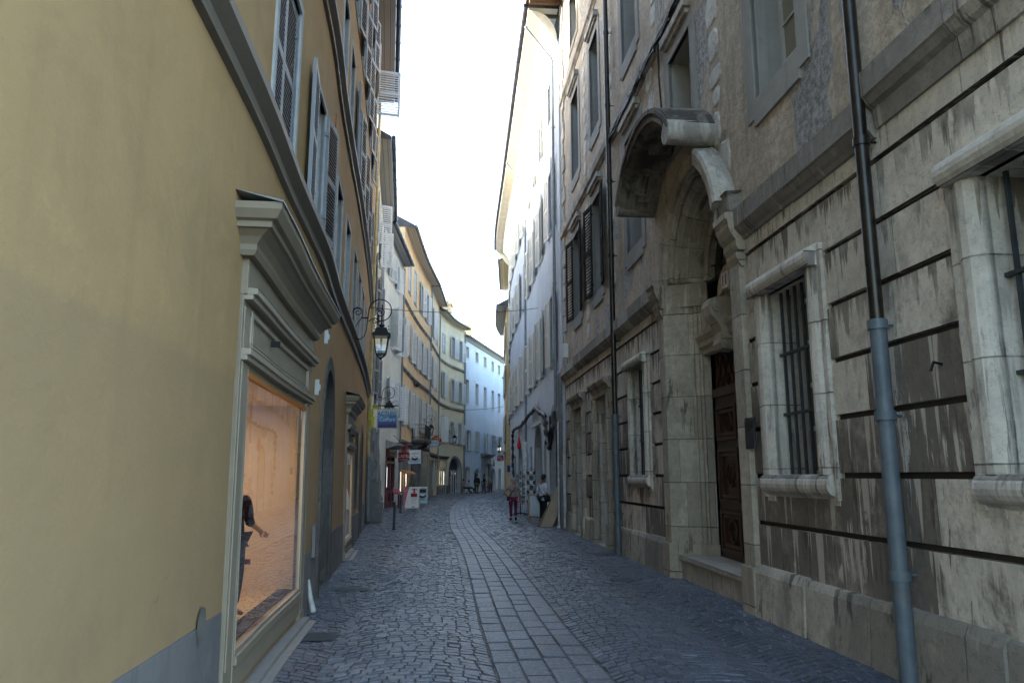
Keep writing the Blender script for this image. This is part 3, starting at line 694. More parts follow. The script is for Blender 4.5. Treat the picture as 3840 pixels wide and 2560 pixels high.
        f = B.mb(); f.sweep([(-.02, ztop + .085), (.345 if big else .28, ztop + .012), (.345 if big else .28, ztop - .008)], u0 - .33, u1 + .13); B.part(f, 'flashing', 'lead', sf)
        f = B.mb(); f.face([(u0 + pw, .012, zp0 - .02), (u1 - pw, .012, zp0 - .02), (u1 - pw, .012, zp1 + .04), (u0 + pw, .012, zp1 + .04)]); B.part(f, 'shop_window', 'glass', sf)
        f = B.mb(); f.box(u0 + .02, u1 - .02, .0, .12, -.05, .055); f.box(u0 + .02, u1 - .02, .12, .20, -.05, .015); B.part(f, 'threshold', 'old_sill', sf, .01)
        f = B.mb(); f.box(u0 + pw, u1 - pw, .0, .04, zp1 + .0, zp1 + .04); B.part(f, 'window_head', 'frame_orange', sf)
        # room behind the glass
        f = B.mb(); a, c, dp = u0 + pw - .12, u1 - pw + .12, 1.5; zf = zp0 - .03; zc = zp1 + .06
        f.face([(a, -.03, zf), (c, -.03, zf), (c, -dp, zf), (a, -dp, zf)], 1); f.face([(a, -.06, zc), (c, -.06, zc), (c, -dp, zc), (a, -dp, zc)], 0)
        f.face([(a, -dp, zf), (c, -dp, zf), (c, -dp, zc), (a, -dp, zc)], 0)
        for u in (a, c): f.face([(u, -.03, zf), (u, -dp, zf), (u, -dp, zc), (u, -.03, zc)], 0)
        B.part(f, 'display_room', ('warm_wall', 'shop_floor'), sf)
        f = B.mb(); f.box(a, c, -.22, -.06, zf, zf + .012); B.part(f, 'floor_grille', 'iron', sf)
        um = u0 + (u1 - u0) * .62
        f = MB(); q = L1.P(um, -.75, zc - .03); f.lathe([(.001, 0), (.09, 0), (.09, .03), (.001, .03)], q, 16); B.part(f, 'ceiling_lamp', 'lamp_on', sf)
        ld = bpy.data.lights.new('shop_lamp', 'AREA'); ld.shape = 'RECTANGLE'; ld.size = .9; ld.size_y = .6; ld.energy = 2.6 if big else 1.3; ld.color = (1, .78, .56)
        lo = bpy.data.objects.new('shop_lamp', ld); col.objects.link(lo); lo.location = L1.P(um, -.75, zc - .08)
    shop(7.95, 11.5, 3.62, .40, 2.40, True); shop(17.75, 19.8, 3.25, .38, 2.12, False)
    f = B.mb(); f.box(9.02, 9.06, .04, .12, 2.78, 2.83); B.part(f, 'sign_bracket', 'iron')
    f = B.mb(); f.box(18.2, 19.3, .05, .12, 2.50, 2.62); B.part(f, 'sign_board', 'stone_dark')
    # arched doors with dark stone jambs
    for a, c, zt, ri, dp in ((13.35, 14.95, 3.28, .85, .42), (23.6, 25.3, 2.95, .8, .35)):
        f = B.mb(); hw = (c - a) / 2; uc = (a + c) / 2; zs = zt - ri
        f.box(a - .2, a, -.02, .03, 0, zs); f.box(c, c + .2, -.02, .03, 0, zs)
        f.asweep([(hw, -.02), (hw, .03), (hw + .2, .03), (hw + .2, -.02)], uc, zs, 0, math.pi, 18, ell=ri / hw, caps=False)
        su = B.part(f, 'door_surround', 'stone_dark')
        f = B.mb(); f.box(a - .02, c + .02, -dp - .05, -dp + .01, -.02, zt)
        for i in range(6): f.box(a + .05 + i * (c - a) / 6, a + .03 + (i + 1) * (c - a) / 6, -dp, -dp + .04, .1, zs)
        B.part(f, 'door', 'door_dark', su)
    wo = B.window(21.1, 21.9, .95, 2.7, .25, sur=.09, surm='stone_dark', sill=False, hole=False)
    B.pipe(L1.len - .12, .09, 2.35, 15.8, .06, 'pipe_yellow', collars=(3.9, 6.4, 9.4, 12.4))
    B.pipe(L1.len - .12, .12, .1, 2.3, .075, 'pipe_grey', name='pipe_boot')
    f = MB(); q = L1.P(12.05, .09, .06); f.tube([L1.P(11.98, .03, .40), L1.P(12.0, .05, .2), L1.P(12.03, .09, .02)], [.015, .03, .034], 10); B.part(f, 'pipe_stub', 'pipe_white')
    f = B.mb(); f.box(12.35, 12.65, .01, .05, .62, 1.02); B.part(f, 'meter_flap', 'dado_paint', None, .006)
    for u, z in ((12.1, 2.68), (13.05, 3.52)):
        f = B.mb(); f.box(u, u + .06, .0, .05, z, z + .2); f.box(u + .01, u + .05, .045, .07, z + .06, z + .14); B.part(f, 'wall_bracket', 'shutter_grey')
    f = B.mb(); f.box(13.2, 13.26, .0, .02, 6.55, 7.15); f.box(13.21, 13.25, .0, .025, 5.6, 6.45); B.part(f, 'iron_tie', 'terracotta')
    f = MB(); rr = random.Random(5)
    pts = [L1.P(7.42 + .085 * math.cos(t) * (1 + .2 * rr.random()), .016, .71 + .11 * math.sin(t) * (1 + .3 * rr.random())) for t in [math.pi * 2 * i / 14 for i in range(14)]]
    f.face([tuple(p) for p in pts]); B.part(f, 'bare_patch', 'dado_bare')
    return B
YH = yellow_house()
# ------------------------------------------------------------------ left row beyond the yellow house
def course(B, z, u0, u1, mat='stone_course', s=1.0):
    b = B.mb(); b.sweep([(-.02, z - .13 * s), (.05, z - .12 * s), (.06, z - .04 * s), (.13 * s, z), (.13 * s, z + .05), (.09, z + .08), (.03, z + .11), (.03, z + .2), (-.02, z + .2)], u0, u1); return B.part(b, 'string_course', mat)
def arch_sur(B, a, c, zt, ri, wd, mat, e=.03, parent=None):
    f = B.mb(); hw = (c - a) / 2; zs = zt - ri
    f.box(a - wd, a, -.02, e, 0, zs); f.box(c, c + wd, -.02, e, 0, zs)
    f.asweep([(hw, -.02), (hw, e), (hw + wd, e), (hw + wd, -.02)], (a + c) / 2, zs, 0, math.pi, 16, ell=(ri + wd) / (hw + wd), caps=False)
    return B.part(f, 'door_surround', mat, parent)
def plain_door(B, a, c, zt, dp, mat, name='door', leaves=2, parent=None, glaz=None, zg=.9):
    f = B.mb(); f.box(a, c, -dp - .05, -dp, -.02, zt); lw = (c - a) / leaves
    for i in range(leaves):
        x0 = a + i * lw + .05; x1 = a + (i + 1) * lw - .05
        for z0, z1 in ((.12, zg - .08), (zg + .05, zt - .12)):
            f.box(x0, x0 + .09, -dp, -dp + .03, z0, z1); f.box(x1 - .09, x1, -dp, -dp + .03, z0, z1); f.box(x0 + .09, x1 - .09, -dp, -dp + .03, z0, z0 + .09); f.box(x0 + .09, x1 - .09, -dp, -dp + .03, z1 - .09, z1)
    d = B.part(f, name, mat, parent)
    if glaz:
        f = B.mb()
        for i in range(leaves):
            x0 = a + i * lw + .14; x1 = a + (i + 1) * lw - .14
            f.face([(x0, -dp + .008, zg + .14), (x1, -dp + .008, zg + .14), (x1, -dp + .008, zt - .21), (x0, -dp + .008, zt - .21)])
        B.part(f, 'pane', glaz, d)
    return d
# --- narrow house with the stone foot
def narrow_house():
    B = Bld('narrow_house', 'narrow pale yellow house on a battered grey stone foot with tall louvred shutters', L2, 'stucco_cream', 'trim_grey')
    for z0, z1, an in ((4.9, 6.9, (172, 160)), (8.2, 10.3, (170, 158)), (11.2, 12.9, (170, 110))):
        for u in (2.0, 5.6): B.window(u, u + 1.1, z0, z1, .25, sur=.1, shut=(an[0], an[1]), sm='shutter_grey' if z0 > 11 else 'shutter_blue', leafw=.6)
    B.opening(3.0, 3.7, .8, 2.7, .3); B.opening(6.4, 7.2, .9, 3.0, .3)
    B.wall(0, L2.len, -.06, 14.5); B.body(0, L2.len, 14.5)
    for a, c, z0, z1 in ((3.0, 3.7, .8, 2.7), (6.4, 7.2, .9, 3.0)): B.window(a, c, z0, z1, .3, hole=False, sill=False, bars=(0, 2))
    f = B.mb()
    for a, c, wd in ((.5, 2.2, .55), (2.2, 2.9, .3), (3.8, 6.1, .42), (7.4, L2.len, .3)):
        n = 5
        for k in range(n):
            z0, z1 = 3.6 * k / n, 3.6 * (k + 1) / n; w1 = wd * (1 - k / n) ** 1.1 + .06
            f.box(a + .02 * k, c - .03 * k, -.02, w1, z0 - (.06 if k == 0 else 0), z1)
    B.part(f, 'stone_foot', 'stone_grey', None, .02)
    B.roof(0, L2.len, 14.4, .55, 'soffit_blue')
    B.pipe(L2.len - .35, .1, .2, 14.3, .055, 'pipe_grey', collars=(3, 6, 9, 12))
    return B
NH = narrow_house()
# --- grey house with the red shop door
def grey_house():
    B = Bld('grey_house', 'pale grey rendered house with a red shop door and boarded eaves', L3, 'stucco_grey', 'trim_white')
    kw = dict(sur=.14, surm='trim_white', sm='shutter_grey')
    B.window(.15, 1.05, 12.15, 13.45, .1, shut=(0, 0), **kw)
    B.window(2.15, 3.25, 12.15, 13.6, .25, shut=(165, 168), leafw=.75, **kw); B.window(5.0, 5.9, 12.15, 13.65, .25, shut=(168, 166), leafw=.75, **kw)
    B.window(.2, 1.2, 8.6, 10.6, .1, shut=(0, 0), **kw); B.window(3.3, 4.2, 8.5, 10.55, .25, shut=(140, 152), leafw=.8, **kw); B.window(5.7, 6.6, 8.5, 10.5, .25, shut=(140, 150), leafw=.8, **kw)
    B.window(.1, 1.0, 4.9, 6.75, .1, shut=(0, 0), **kw); B.window(2.7, 3.7, 4.9, 6.7, .25, shut=(160, 150), leafw=.75, **kw); B.window(5.4, 6.3, 4.75, 6.7, .25, shut=(150, 140), leafw=.85, **kw)
    B.opening(3.05, 6.1, 0, 3.05, .12); B.opening(.5, 1.3, .5, 2.7, .25)
    B.wall(0, L3.len, -.06, 14.3); B.body(0, L3.len, 14.3)
    B.window(.5, 1.3, .5, 2.7, .25, hole=False, sill=False)
    B.roof(0, L3.len, 14.28, .5, 'soffit_blue')
    f = B.mb()
    for u in (3.05, 4.5, 5.95): f.box(u, u + .16, -.1, .05, 0, 3.05)
    for z in (0, .75, 2.3, 2.95): f.box(3.05, 6.1, -.1, .04, z, z + (.12 if z else .3))
    sf = B.part(f, 'shopfront', 'red_paint', None, .008)
    f = B.mb(); f.box(3.2, 5.95, -.1, -.02, .3, .75); B.part(f, 'door_panel', 'red_paint', sf)
    f = B.mb(); f.face([(3.2, -.05, .85), (5.95, -.05, .85), (5.95, -.05, 2.95), (3.2, -.05, 2.95)]); B.part(f, 'pane', 'pane_dark', sf)
    f = B.mb(); f.box(3.75, 3.95, -.045, -.03, 1.05, 2.1); f.box(4.75, 4.85, -.045, -.03, 1.0, 2.0); B.part(f, 'lit_window', 'cool_glow', sf)
    f = B.mb(); f.sweep([(0, 3.5), (.65, 3.32), (.65, 3.22), (.5, 3.2), (.2, 3.08), (0, 3.06)], 2.9, 6.25); B.part(f, 'canopy', ('lead'), sf)
    f = B.mb(); f.box(3.05, 6.1, .0, .16, 2.62, 3.04); B.part(f, 'fascia', 'red_paint', sf)
    for i in range(5):
        f = B.mb(); f.tube([tuple((3.5 + i * .55 + .1 * math.cos(t), .17, 2.83 + .1 * math.sin(t))) for t in [k * .7 for k in range(9)]], .012, 5); B.part(f, 'scroll_ornament', 'ink_cream', sf)
    B.pipe(L3.len - .12, .08, .1, 14.1, .05, 'pipe_grey', collars=(3.5, 7, 10.5))
    return B
GH = grey_house()
# --- orange house with the balcony
def orange_house():
    B = Bld('orange_house', 'orange house with rows of louvred shutters and an iron balcony', L4, 'stucco_orange', 'trim_grey')
    kw = dict(sur=.12, surm='trim_grey', sm='shutter_white')
    for u, s in ((2.4, (0, 0)), (5.6, (0, 0)), (8.9, (168, 164)), (11.8, (168, 166))): B.window(u, u + 1.25, 13.4, 15.6, .24 if s[0] else .08, shut=s, **kw)
    for u in (.5, 3.95, 6.85, 9.6, 12.2):
        B.window(u, u + 1.1, 9.1, 11.35, .24, shut=(168, 166), leafw=.7, **kw)
        if abs(u - 6.85) > .1: B.window(u, u + 1.1, 4.75, 7.1, .24, shut=(168, 166), leafw=.7, **kw)
    B.window(6.55, 7.6, 4.1, 7.2, .28, shut=(168, 166), leafw=.6, sill=False, **kw)
    gl = [(.9, 2.7, .62, 1.95), (3.4, 5.4, .62, 1.95)]
    for a, c, z0, z1 in gl: B.opening(a, c, z0, z1, .2)
    B.opening(6.3, 8.6, 0, 3.0, .25); B.opening(10.9, 13.4, 0, 3.2, .15)
    B.wall(0, L4.len, 3.5, 16.9); B.wall(0, L4.len, -.06, 3.5, ('stone_grey', 'stone_grey', 'stone_grey'), name='stone_wall'); B.body(0, L4.len, 16.9)
    course(B, 8.1, 0, L4.len); course(B, 12.35, 0, L4.len)
    f = B.mb(); f.sweep([(0, 7.78), (.2, 7.86), (.28, 7.98), (.28, 8.02), (0, 8.0)], 6.2, 7.95); B.part(f, 'pediment', 'stone_dark')
    B.roof(0, L4.len, 16.85, .62, gut='gutter_grey')
    # balcony
    f = B.mb(); f.box(5.9, 9.4, 0, .95, 3.92, 4.08); f.box(6.0, 9.3, 0, .85, 3.8, 3.92)
    for u in (6.2, 8.9): f.sweep([(0, 3.8), (.75, 3.8), (.7, 3.65), (.4, 3.5), (.2, 3.25), (0, 3.1)], u, u + .22)
    ba = B.part(f, 'balcony', 'stone_dark', None, .01)
    f = B.mb()
    for z in (4.15, 5.02): f.box(5.95, 9.35, .87, .91, z, z + .035); f.box(5.95, 5.99, 0, .9, z, z + .035); f.box(9.31, 9.35, 0, .9, z, z + .035)
    for i in range(26):
        u = 6.0 + i * 3.3 / 25; f.box(u, u + .018, .88, .9, 4.1, 5.02)
        f.tube([tuple((u + .065 + .05 * math.cos(t), .89, 4.6 + .2 * math.sin(t))) for t in [k * .6 for k in range(10)]], .01, 4)
    for i in range(7):
        for u in (5.96, 9.32): f.box(u, u + .018, .05 + i * .12, .07 + i * .12, 4.1, 5.02)
    B.part(f, 'railing', 'iron', ba)
    f = B.mb(); f.box(7.0, 7.8, .7, .88, 4.1, 4.28); bx = B.part(f, 'flower_box', 'terracotta', ba)
    f = B.mb(); rr = random.Random(3)
    for i in range(90):
        u, w_, z = 7.0 + rr.random() * .8, .66 + rr.random() * .3, 4.28 + rr.random() * .25; d = .05
        f.face([(u, w_, z), (u + d, w_ + rr.uniform(-d, d), z + rr.uniform(-d, d)), (u + rr.uniform(0, d), w_ + d, z + d)])
    B.part(f, 'foliage', 'leaf', bx)
    # shop windows with a lit room and an orange blind
    for a, c, z0, z1 in gl:
        f = B.mb(); f.box(a, a + .06, -.2, -.12, z0, z1); f.box(c - .06, c, -.2, -.12, z0, z1); f.box(a, c, -.2, -.12, z0, z0 + .06); f.box(a, c, -.2, -.12, z1 - .05, z1)
        wo = B.part(f, 'shop_window', 'frame_dark')
        f = B.mb(); f.face([(a, -.17, z0), (c, -.17, z0), (c, -.17, z1), (a, -.17, z1)]); B.part(f, 'lit_window', 'shop_glow', wo)
        f = B.mb(); f.sweep([(.0, z1 + .05), (.45, z1 - .12), (.45, z1 - .25)], a - .1, c + .1); B.part(f, 'blind', 'frame_orange', wo)
    plain_door(B, 6.3, 8.6, 3.0, .25, 'taupe_paint', glaz='pane_dark')
    f = B.mb(); f.box(10.7, 13.6, -.02, .08, 0, 3.2); f.box(10.6, 13.7, -.02, .16, 3.2, 3.42); sf = B.part(f, 'shopfront', 'taupe_paint', None, .01)
    f = B.mb()
    for i in range(4):
        for z0, z1 in ((.3, 1.7), (1.8, 2.25)): f = B.mb(); f.box(10.95 + i * .62, 11.45 + i * .62, .08, .11, z0, z1); B.part(f, 'panel', 'grey_door', sf)
    f = B.mb(); f.box(10.95, 13.35, .08, .12, 2.55, 3.1); B.part(f, 'panel', 'grey_door', sf)
    course(B, 3.62, 0, L4.len, 'stone_dark', .9)
    B.pipe(L4.len - .1, .1, .2, 16.6, .06, 'pipe_grey', collars=(4, 8, 12)); B.pipe(L4.len - .6, .1, .1, 3.4, .07, 'pipe_yellow')
    return B
OH = orange_house()
def sand_house():
    B = Bld('sand_house', 'narrow sand coloured house with closed louvred shutters between orange and cream houses', L5a, 'stucco_sand', 'trim_grey')
    kw = dict(sur=.1, surm='trim_grey', sm='shutter_white')
    for z0, z1, s in ((4.7, 7.05, (0, 0)), (8.9, 11.2, (168, 164)), (13.0, 15.3, (166, 162))):
        B.window(1.6, 2.8, z0, z1, .24 if s[0] else .08, shut=s, leafw=.65, **kw); B.window(4.7, 5.9, z0, z1, .08, shut=(0, 0), leafw=.6, **kw)
    B.opening(1.0, 4.7, 0, 2.9, .15); B.opening(5.5, 6.8, .5, 2.9, .2)
    B.wall(0, L5a.len, -.06, 16.9); B.body(0, L5a.len, 16.9)
    course(B, 8.05, 0, L5a.len); course(B, 12.15, 0, L5a.len); course(B, 3.3, 0, L5a.len, 'stone_dark', 1.3)
    B.roof(0, L5a.len, 16.8, .62, gut='gutter_grey')
    plain_door(B, 1.0, 4.7, 2.9, .15, 'grey_door', leaves=3); B.window(5.5, 6.8, .5, 2.9, .2, hole=False, sill=False)
    f = B.mb()
    for i in range(5): f.box(1.1, 4.6, -.1, .02, .08 + i * .11, .14 + i * .11)
    B.part(f, 'vent_grille', 'taupe_paint'); B.pipe(L5a.len - .1, .1, 2.2, 16.6, .06, 'pipe_grey', collars=(5, 9, 13))
    return B
sand_house()
def cream_house():
    B = Bld('cream_house', 'curved cream house with a green door and an arched shop entrance', L5b, 'stucco_pale', 'trim_grey')
    kw = dict(sur=.14, surm='trim_grey', sm='shutter_white')
    for z0, z1, s in ((4.65, 6.95, (90, 168)), (8.8, 11.1, (168, 166)), (13.0, 14.6, (0, 0))): B.window(1.65, 2.75, z0, z1, .26 if s[0] else .08, shut=s, leafw=.65, **kw)
    for u, lw in ((5.25, .62), (7.5, .58)):
        for z0, z1 in ((4.7, 6.65), (8.75, 10.8), (13.0, 15.0)): B.window(u, u + .95, z0, z1, .26, shut=(166, 160), leafw=lw, **kw)
    B.opening(1.1, 3.9, 0, 3.0, .12); B.opening(5.05, 8.5, 0, 3.35, .4, 1.25)
    B.wall(0, L5b.len, -.06, 16.5); B.body(0, L5b.len, 16.5, 6)
    course(B, 8.0, 0, L5b.len); course(B, 12.05, 0, L5b.len)
    f = B.mb(); f.sweep([(0, 3.15), (.15, 3.2), (.28, 3.36), (.28, 3.42), (0, 3.46)], .3, 4.3); B.part(f, 'cornice', 'stone_grey')
    B.roof(0, L5b.len, 16.4, .6, gut='gutter_grey')
    f = B.mb(); f.box(1.1, 3.9, -.12, .03, 2.25, 3.0); B.part(f, 'fascia', 'green_paint', None, .01)
    plain_door(B, 1.1, 3.9, 2.25, .08, 'green_paint', leaves=3, glaz='pane_dark', zg=.7)
    arch_sur(B, 5.05, 8.5, 3.35, 1.25, .2, 'stone_grey')
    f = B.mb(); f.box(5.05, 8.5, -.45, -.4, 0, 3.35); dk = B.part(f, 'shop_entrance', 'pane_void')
    f = B.mb(); f.box(5.05, 8.5, -.36, -.28, 2.1, 2.2)
    for u in (6.6, 7.2, 7.9): f.box(u, u + .09, -.36, -.28, 0, 2.1)
    B.part(f, 'door_frame', 'frame_white', dk)
    rr = random.Random(8)
    for i in range(5):
        f = B.mb(); u, z = 5.4 + rr.random() * 2.4, 1.75 + rr.random() * .25; f.box(u, u + .1, -.39, -.37, z, z + .1); B.part(f, 'spot_lamp', 'shop_glow', dk)
    for i in range(34):
        f = B.mb(); u, z = 5.2 + rr.random() * 3.1, .15 + rr.random() * 1.4; f.box(u, u + .08 + .16 * rr.random(), -.395, -.37, z, z + .08 + .2 * rr.random()); B.part(f, 'goods', 'postcard_%d' % (i % 6), dk)
    f = B.mb()
    for a, c in ((0, 1.0), (4.0, 4.85), (8.7, L5b.len)): f.box(a, c, -.02, .03, -.05, .75)
    B.part(f, 'dado', 'dado_paint'); B.pipe(L5b.len - .1, .1, .1, 16.2, .06, 'pipe_grey', collars=(4, 8, 12))
    f = MB(); c = L5b.P(8.2, -2.2, 16.9); f.box(c.x - 1.0, c.x + 1.0, c.y - .7, c.y + .7, 16.3, 18.9); f.box(c.x - 1.12, c.x + 1.12, c.y - .82, c.y + .82, 18.9, 19.05)
    ch = B.part(f, 'chimney', 'stucco_orange', None, .02)
    f = MB()
    for dx in (-.6, 0, .6): f.lathe([(.16, 0), (.13, .35), (.001, .36)], (c.x + dx, c.y, 19.05), 10)
    B.part(f, 'chimney_pot', 'terracotta', ch)
    return B
cream_house()
def blue_house():
    B = Bld('blue_house', 'pale blue house closing the street with white framed windows', L6, 'stucco_blue', 'trim_white')
    kw = dict(sur=.2, surm='trim_white')
    for u in (.45, 4.15, 7.6, 11.05, 14.15):
        B.window(u, u + 1.15, 13.7, 14.85, .28, **kw); B.window(u + .1, u + 1.25, 9.1, 11.42, .28, bars=(0, 3), **kw)
    for u, s in ((1.1, (166, 160)), (4.45, (0, 0)), (8.1, (150, 160)), (11.6, (160, 166)), (14.6, (166, 160))): B.window(u, u + 1.45, 4.2, 6.22, .26 if s[0] else .06, shut=s, sm='shutter_white', leafw=.75, sur=.1, surm='trim_grey')
    B.opening(.75, 2.1, .9, 2.45, .3); B.opening(4.1, 6.1, 0, 2.4, .4, .7); B.opening(7.75, 9.65, 0, 2.95, .4); B.opening(11.05, 13.3, 0, 2.5, .4, .8); B.opening(14.75, 15.7, .1, 2.4, .3)
    B.wall(0, L6.len, -.06, 15.75); B.body(0, L6.len, 15.75, 8)
    B.window(.75, 2.1, .9, 2.45, .3, hole=False, sur=.12, surm='trim_grey', sill=False); B.window(14.75, 15.7, .1, 2.4, .3, hole=False, sur=.12, surm='trim_grey', sill=False)
    for a, c, z in ((4.1, 6.1, 2.4), (7.75, 9.65, 2.95), (11.05, 13.3, 2.5)): plain_door(B, a, c, z, .4, 'door_dark')
    f = B.mb()
    for a in (7.0, 9.7):
        f = B.mb(); f.box(a, a + .7, -.02, .22, 0, 2.75); f.box(a - .08, a + .78, -.02, .3, 2.75, 2.92); f.box(a + .05, a + .65, .2, .24, .3, 2.6); B.part(f, 'pilaster', 'stone_grey', None, .02)
    f = B.mb(); f.box(7.0, 10.4, -.02, .16, 2.92, 3.8); f.sweep([(-.02, 3.6), (.2, 3.65), (.35, 3.8), (.55, 3.9), (.55, 4.0), (0, 4.05)], 6.5, 10.9); B.part(f, 'portal', 'stone_grey', None, .02)
    f = B.mb()
    for i in range(22): f.box(L6.len - (.55 if i % 2 else .8), L6.len + .02, -.02, .03, i * .71, i * .71 + .68)
    B.part(f, 'quoin', 'trim_white')
    f = B.mb(); f.sweep([(0, 15.4), (.12, 15.45), (.3, 15.7), (0, 15.7)], 0, L6.len); B.part(f, 'cornice', 'trim_grey')
    B.roof(0, L6.len + .3, 15.7, .5, gut='gutter_grey', slope=.42)
    B.pipe(.1, .1, .1, 15.6, .06, 'pipe_grey', collars=(4, 8, 12))
    f = B.mb(); q = 12.3; f.box(q - .06, q + .06, .0, .14, 2.75, 3.3); f.box(q - .35, q + .35, .08, .14, 3.05, 3.2); f.box(q - .25, q + .25, .1, .16, 3.3, 3.5); B.part(f, 'iron_ornament', 'iron')
    for u, z, n in ((3.0, 15.9, 'chimney'), (10.0, 17.6, 'chimney')):
        f = B.mb(); f.box(u, u + 1.0, -3.2, -2.4, 15.9, z + 1.6); B.part(f, n, 'stucco_orange')
    return B
blue_house()
# ------------------------------------------------------------------ far end of the street
L7 = Fac([(-.8, 92.05), (1.6, 103)], 1, 0)
B = Bld('sun_block_house', 'pale house added just beyond the blue house to block the low sun', L7, 'stucco_cream', 'trim_grey')  # added house: stops low sun entering past the end of the blue house
for u in (2, 5.5, 9):
    for z in (1, 5, 9): B.window(u, u + 1.1, z, z + 2, .25, sur=.1)
B.wall(0, L7.len, -.06, 15); B.body(0, L7.len, 15, 12); B.roof(0, L7.len, 14.9, .4)
FE = Fac([(-2, 112), (14, 104)], 1, 0); FE.side = 1
B = Bld('end_house', 'pale house half hidden where the street bends away to the right', FE, 'stucco_cream', 'trim_grey')
for u in (2.5, 6, 10):
    for z in (1, 5, 9): B.window(u, u + 1.1, z, z + 2, .25, sur=.1, shut=(168, 168), sm='shutter_white')
B.wall(0, FE.len, -.1, 15.5); B.body(0, FE.len, 15.5); B.roof(0, FE.len, 15.4, .5)
# ------------------------------------------------------------------ right row
def stone_house():
    B = Bld('stone_mansion', 'old soot-streaked stone mansion with an arched portal and barred ground-floor windows', R1, 'stone_wall', 'stone_frame')
    U1 = R1.len
    gro = (1.09, 1.6525, 2.215, 2.7775, 3.34, 3.9025, 4.465)
    wins = [(8.95, 10.14), (12.72, 13.76), (19.35, 20.35)]
    for a, c in wins: B.opening(a, c, 1.66, 3.8, .42)
    PA, PC, PU = 14.72, 17.8, 16.26
    B.opening(PA, PC, 0, 6.45, 0, 1.49)
    for a, c in ((22.75, 24.05), (26.0, 27.35)): B.opening(a, c, 0, 3.58, .34)
    B.wall(7.5, U1, .0, 4.78, ('stone_wall', 'stone_frame', 'groove'), grooves=gro, gw=.055, gd=.06)
    # upper storeys
    fm = [(8.9, 10.0), (12.58, 13.72), (16.0, 17.15), (19.2, 20.42), (23.0, 24.1), (25.95, 27.15)]
    ge = B.op[:]; B.op = [o for o in ge if o[0] == PA]
    for i, (a, c) in enumerate(fm):
        sh = ((172, 172) if i >= 4 else None)
        wo = B.window(a, c, 7.25 if i == 2 else 6.32, 8.85, .42, fm='frame_orange' if i == 3 else 'frame_grey', pm='pane_pale' if i < 3 else 'pane_dark', bars=(1, 4), shut=sh, sm='shutter_brown', leafw=.66, sur=.24, surm='cement_surround', sill=False)
        q = B.mb(); q.box(a - .02, c + .02, -.02, .035, 5.96, 6.085)
        if i != 2: B.part(q, 'apron', 'cement_surround', wo)
        q = B.mb(); q.box(a - .08, c + .08, -.03, .13, 9.16, 9.30); q.box(a - .02, c + .02, -.03, .08, 9.08, 9.165); B.part(q, 'lintel_cap', 'stone_pale', wo, .008)
        wo = B.window(a, c, 10.75, 13.4, .42, pm='pane_dark', bars=(1, 4), sur=.24, surm='cement_surround', sill=False)
        q = B.mb(); q.box(a - .02, c + .02, -.02, .035, 10.38, 10.515); B.part(q, 'apron', 'cement_surround', wo); q = B.mb(); q.box(a - .08, c + .08, -.03, .13, 13.7, 13.86); q.box(a - .02, c + .02, -.03, .08, 13.62, 13.705); B.part(q, 'lintel_cap', 'stone_pale', wo, .008)
        B.window(a, c, 15.3, 17.0, .35, pm='pane_dark', sur=.2, surm='cement_surround', sill=False)
    B.wall(7.5, U1, 4.78, 18.3, ('stucco_rough', 'cement_surround', 'groove'))
    B.op = ge
    B.body(7.5, U1, 18.3)
    rr = random.Random(21)       # patches of bare rubble where the render has fallen
    for u0, z0, z1, n in ((14.95, 5.3, 9.2, 8), (18.25, 7.2, 9.3, 4), (21.9, 5.4, 9.0, 6), (24.95, 5.3, 9.2, 7), (24.95, 10.0, 13.9, 7), (18.0, 10.1, 13.8, 6), (14.5, 10.1, 13, 5), (11.75, 6.6, 9.2, 4), (21.75, 10.2, 13.6, 6)):
        z = z0
        while z < z1:
            h = rr.uniform(.3, .62); wd = rr.uniform(.13, .27); uc = u0 + rr.uniform(-.14, .14); b = B.mb(); pts = []
            for i in range(16):
                t = 2 * math.pi * i / 16; s_ = (abs(math.cos(t)) ** 3.5 + abs(math.sin(t)) ** 3.5) ** (-1 / 3.5) * rr.uniform(.86, 1.06)
                pts.append((uc + wd * s_ * math.cos(t), z + h / 2 + h / 2 * s_ * math.sin(t)))
            c0 = (uc, .022, z + h / 2)
            for i in range(16):
                a, c = pts[i], pts[(i + 1) % 16]; ai = (a[0] + (uc - a[0]) * .18, .02, a[1] + (c0[2] - a[1]) * .18); ci = (c[0] + (uc - c[0]) * .18, .02, c[1] + (c0[2] - c[1]) * .18)
                b.face([(a[0], -.004, a[1]), (c[0], -.004, c[1]), ci, ai]); b.face([ai, ci, c0])
            B.part(b, 'exposed_stone', 'rubble'); z += h + rr.uniform(-.02, .12)
    # string courses
    prof = [(-.03, 4.66), (.03, 4.67), (.05, 4.71), (.09, 4.74), (.13, 4.80), (.15, 4.82), (.15, 5.06), (-.03, 5.12)]
    for a, c in ((7.5, 11.27), (11.3, PA - .18), (PC + .55, U1)):
        f = B.mb(); n = max(1, int((c - a) / 1.15)); rr = random.Random(int(c))
        for i in range(n):
            dz = rr.uniform(-.012, .012) + (.19 if a < 8 else 0); f.sweep([(w + rr.uniform(-.006, .006), (4.72 if a < 8 and z < 4.7 else z + dz)) for w, z in prof], a + (c - a) * i / n + .004, a + (c - a) * (i + 1) / n - .004)
        B.part(f, 'string_course', 'stone_course')
    for dz, mt in ((4.62, 'stone_pale'), (9.4, 'stone_pale')):
        f = B.mb(); f.sweep([(-.03, 4.80 + dz), (.03, 4.82 + dz), (.05, 4.86 + dz), (.10, 4.90 + dz), (.12, 5.06 + dz), (-.03, 5.1 + dz)], 7.5, U1 + .05); B.part(f, 'string_course', mt)
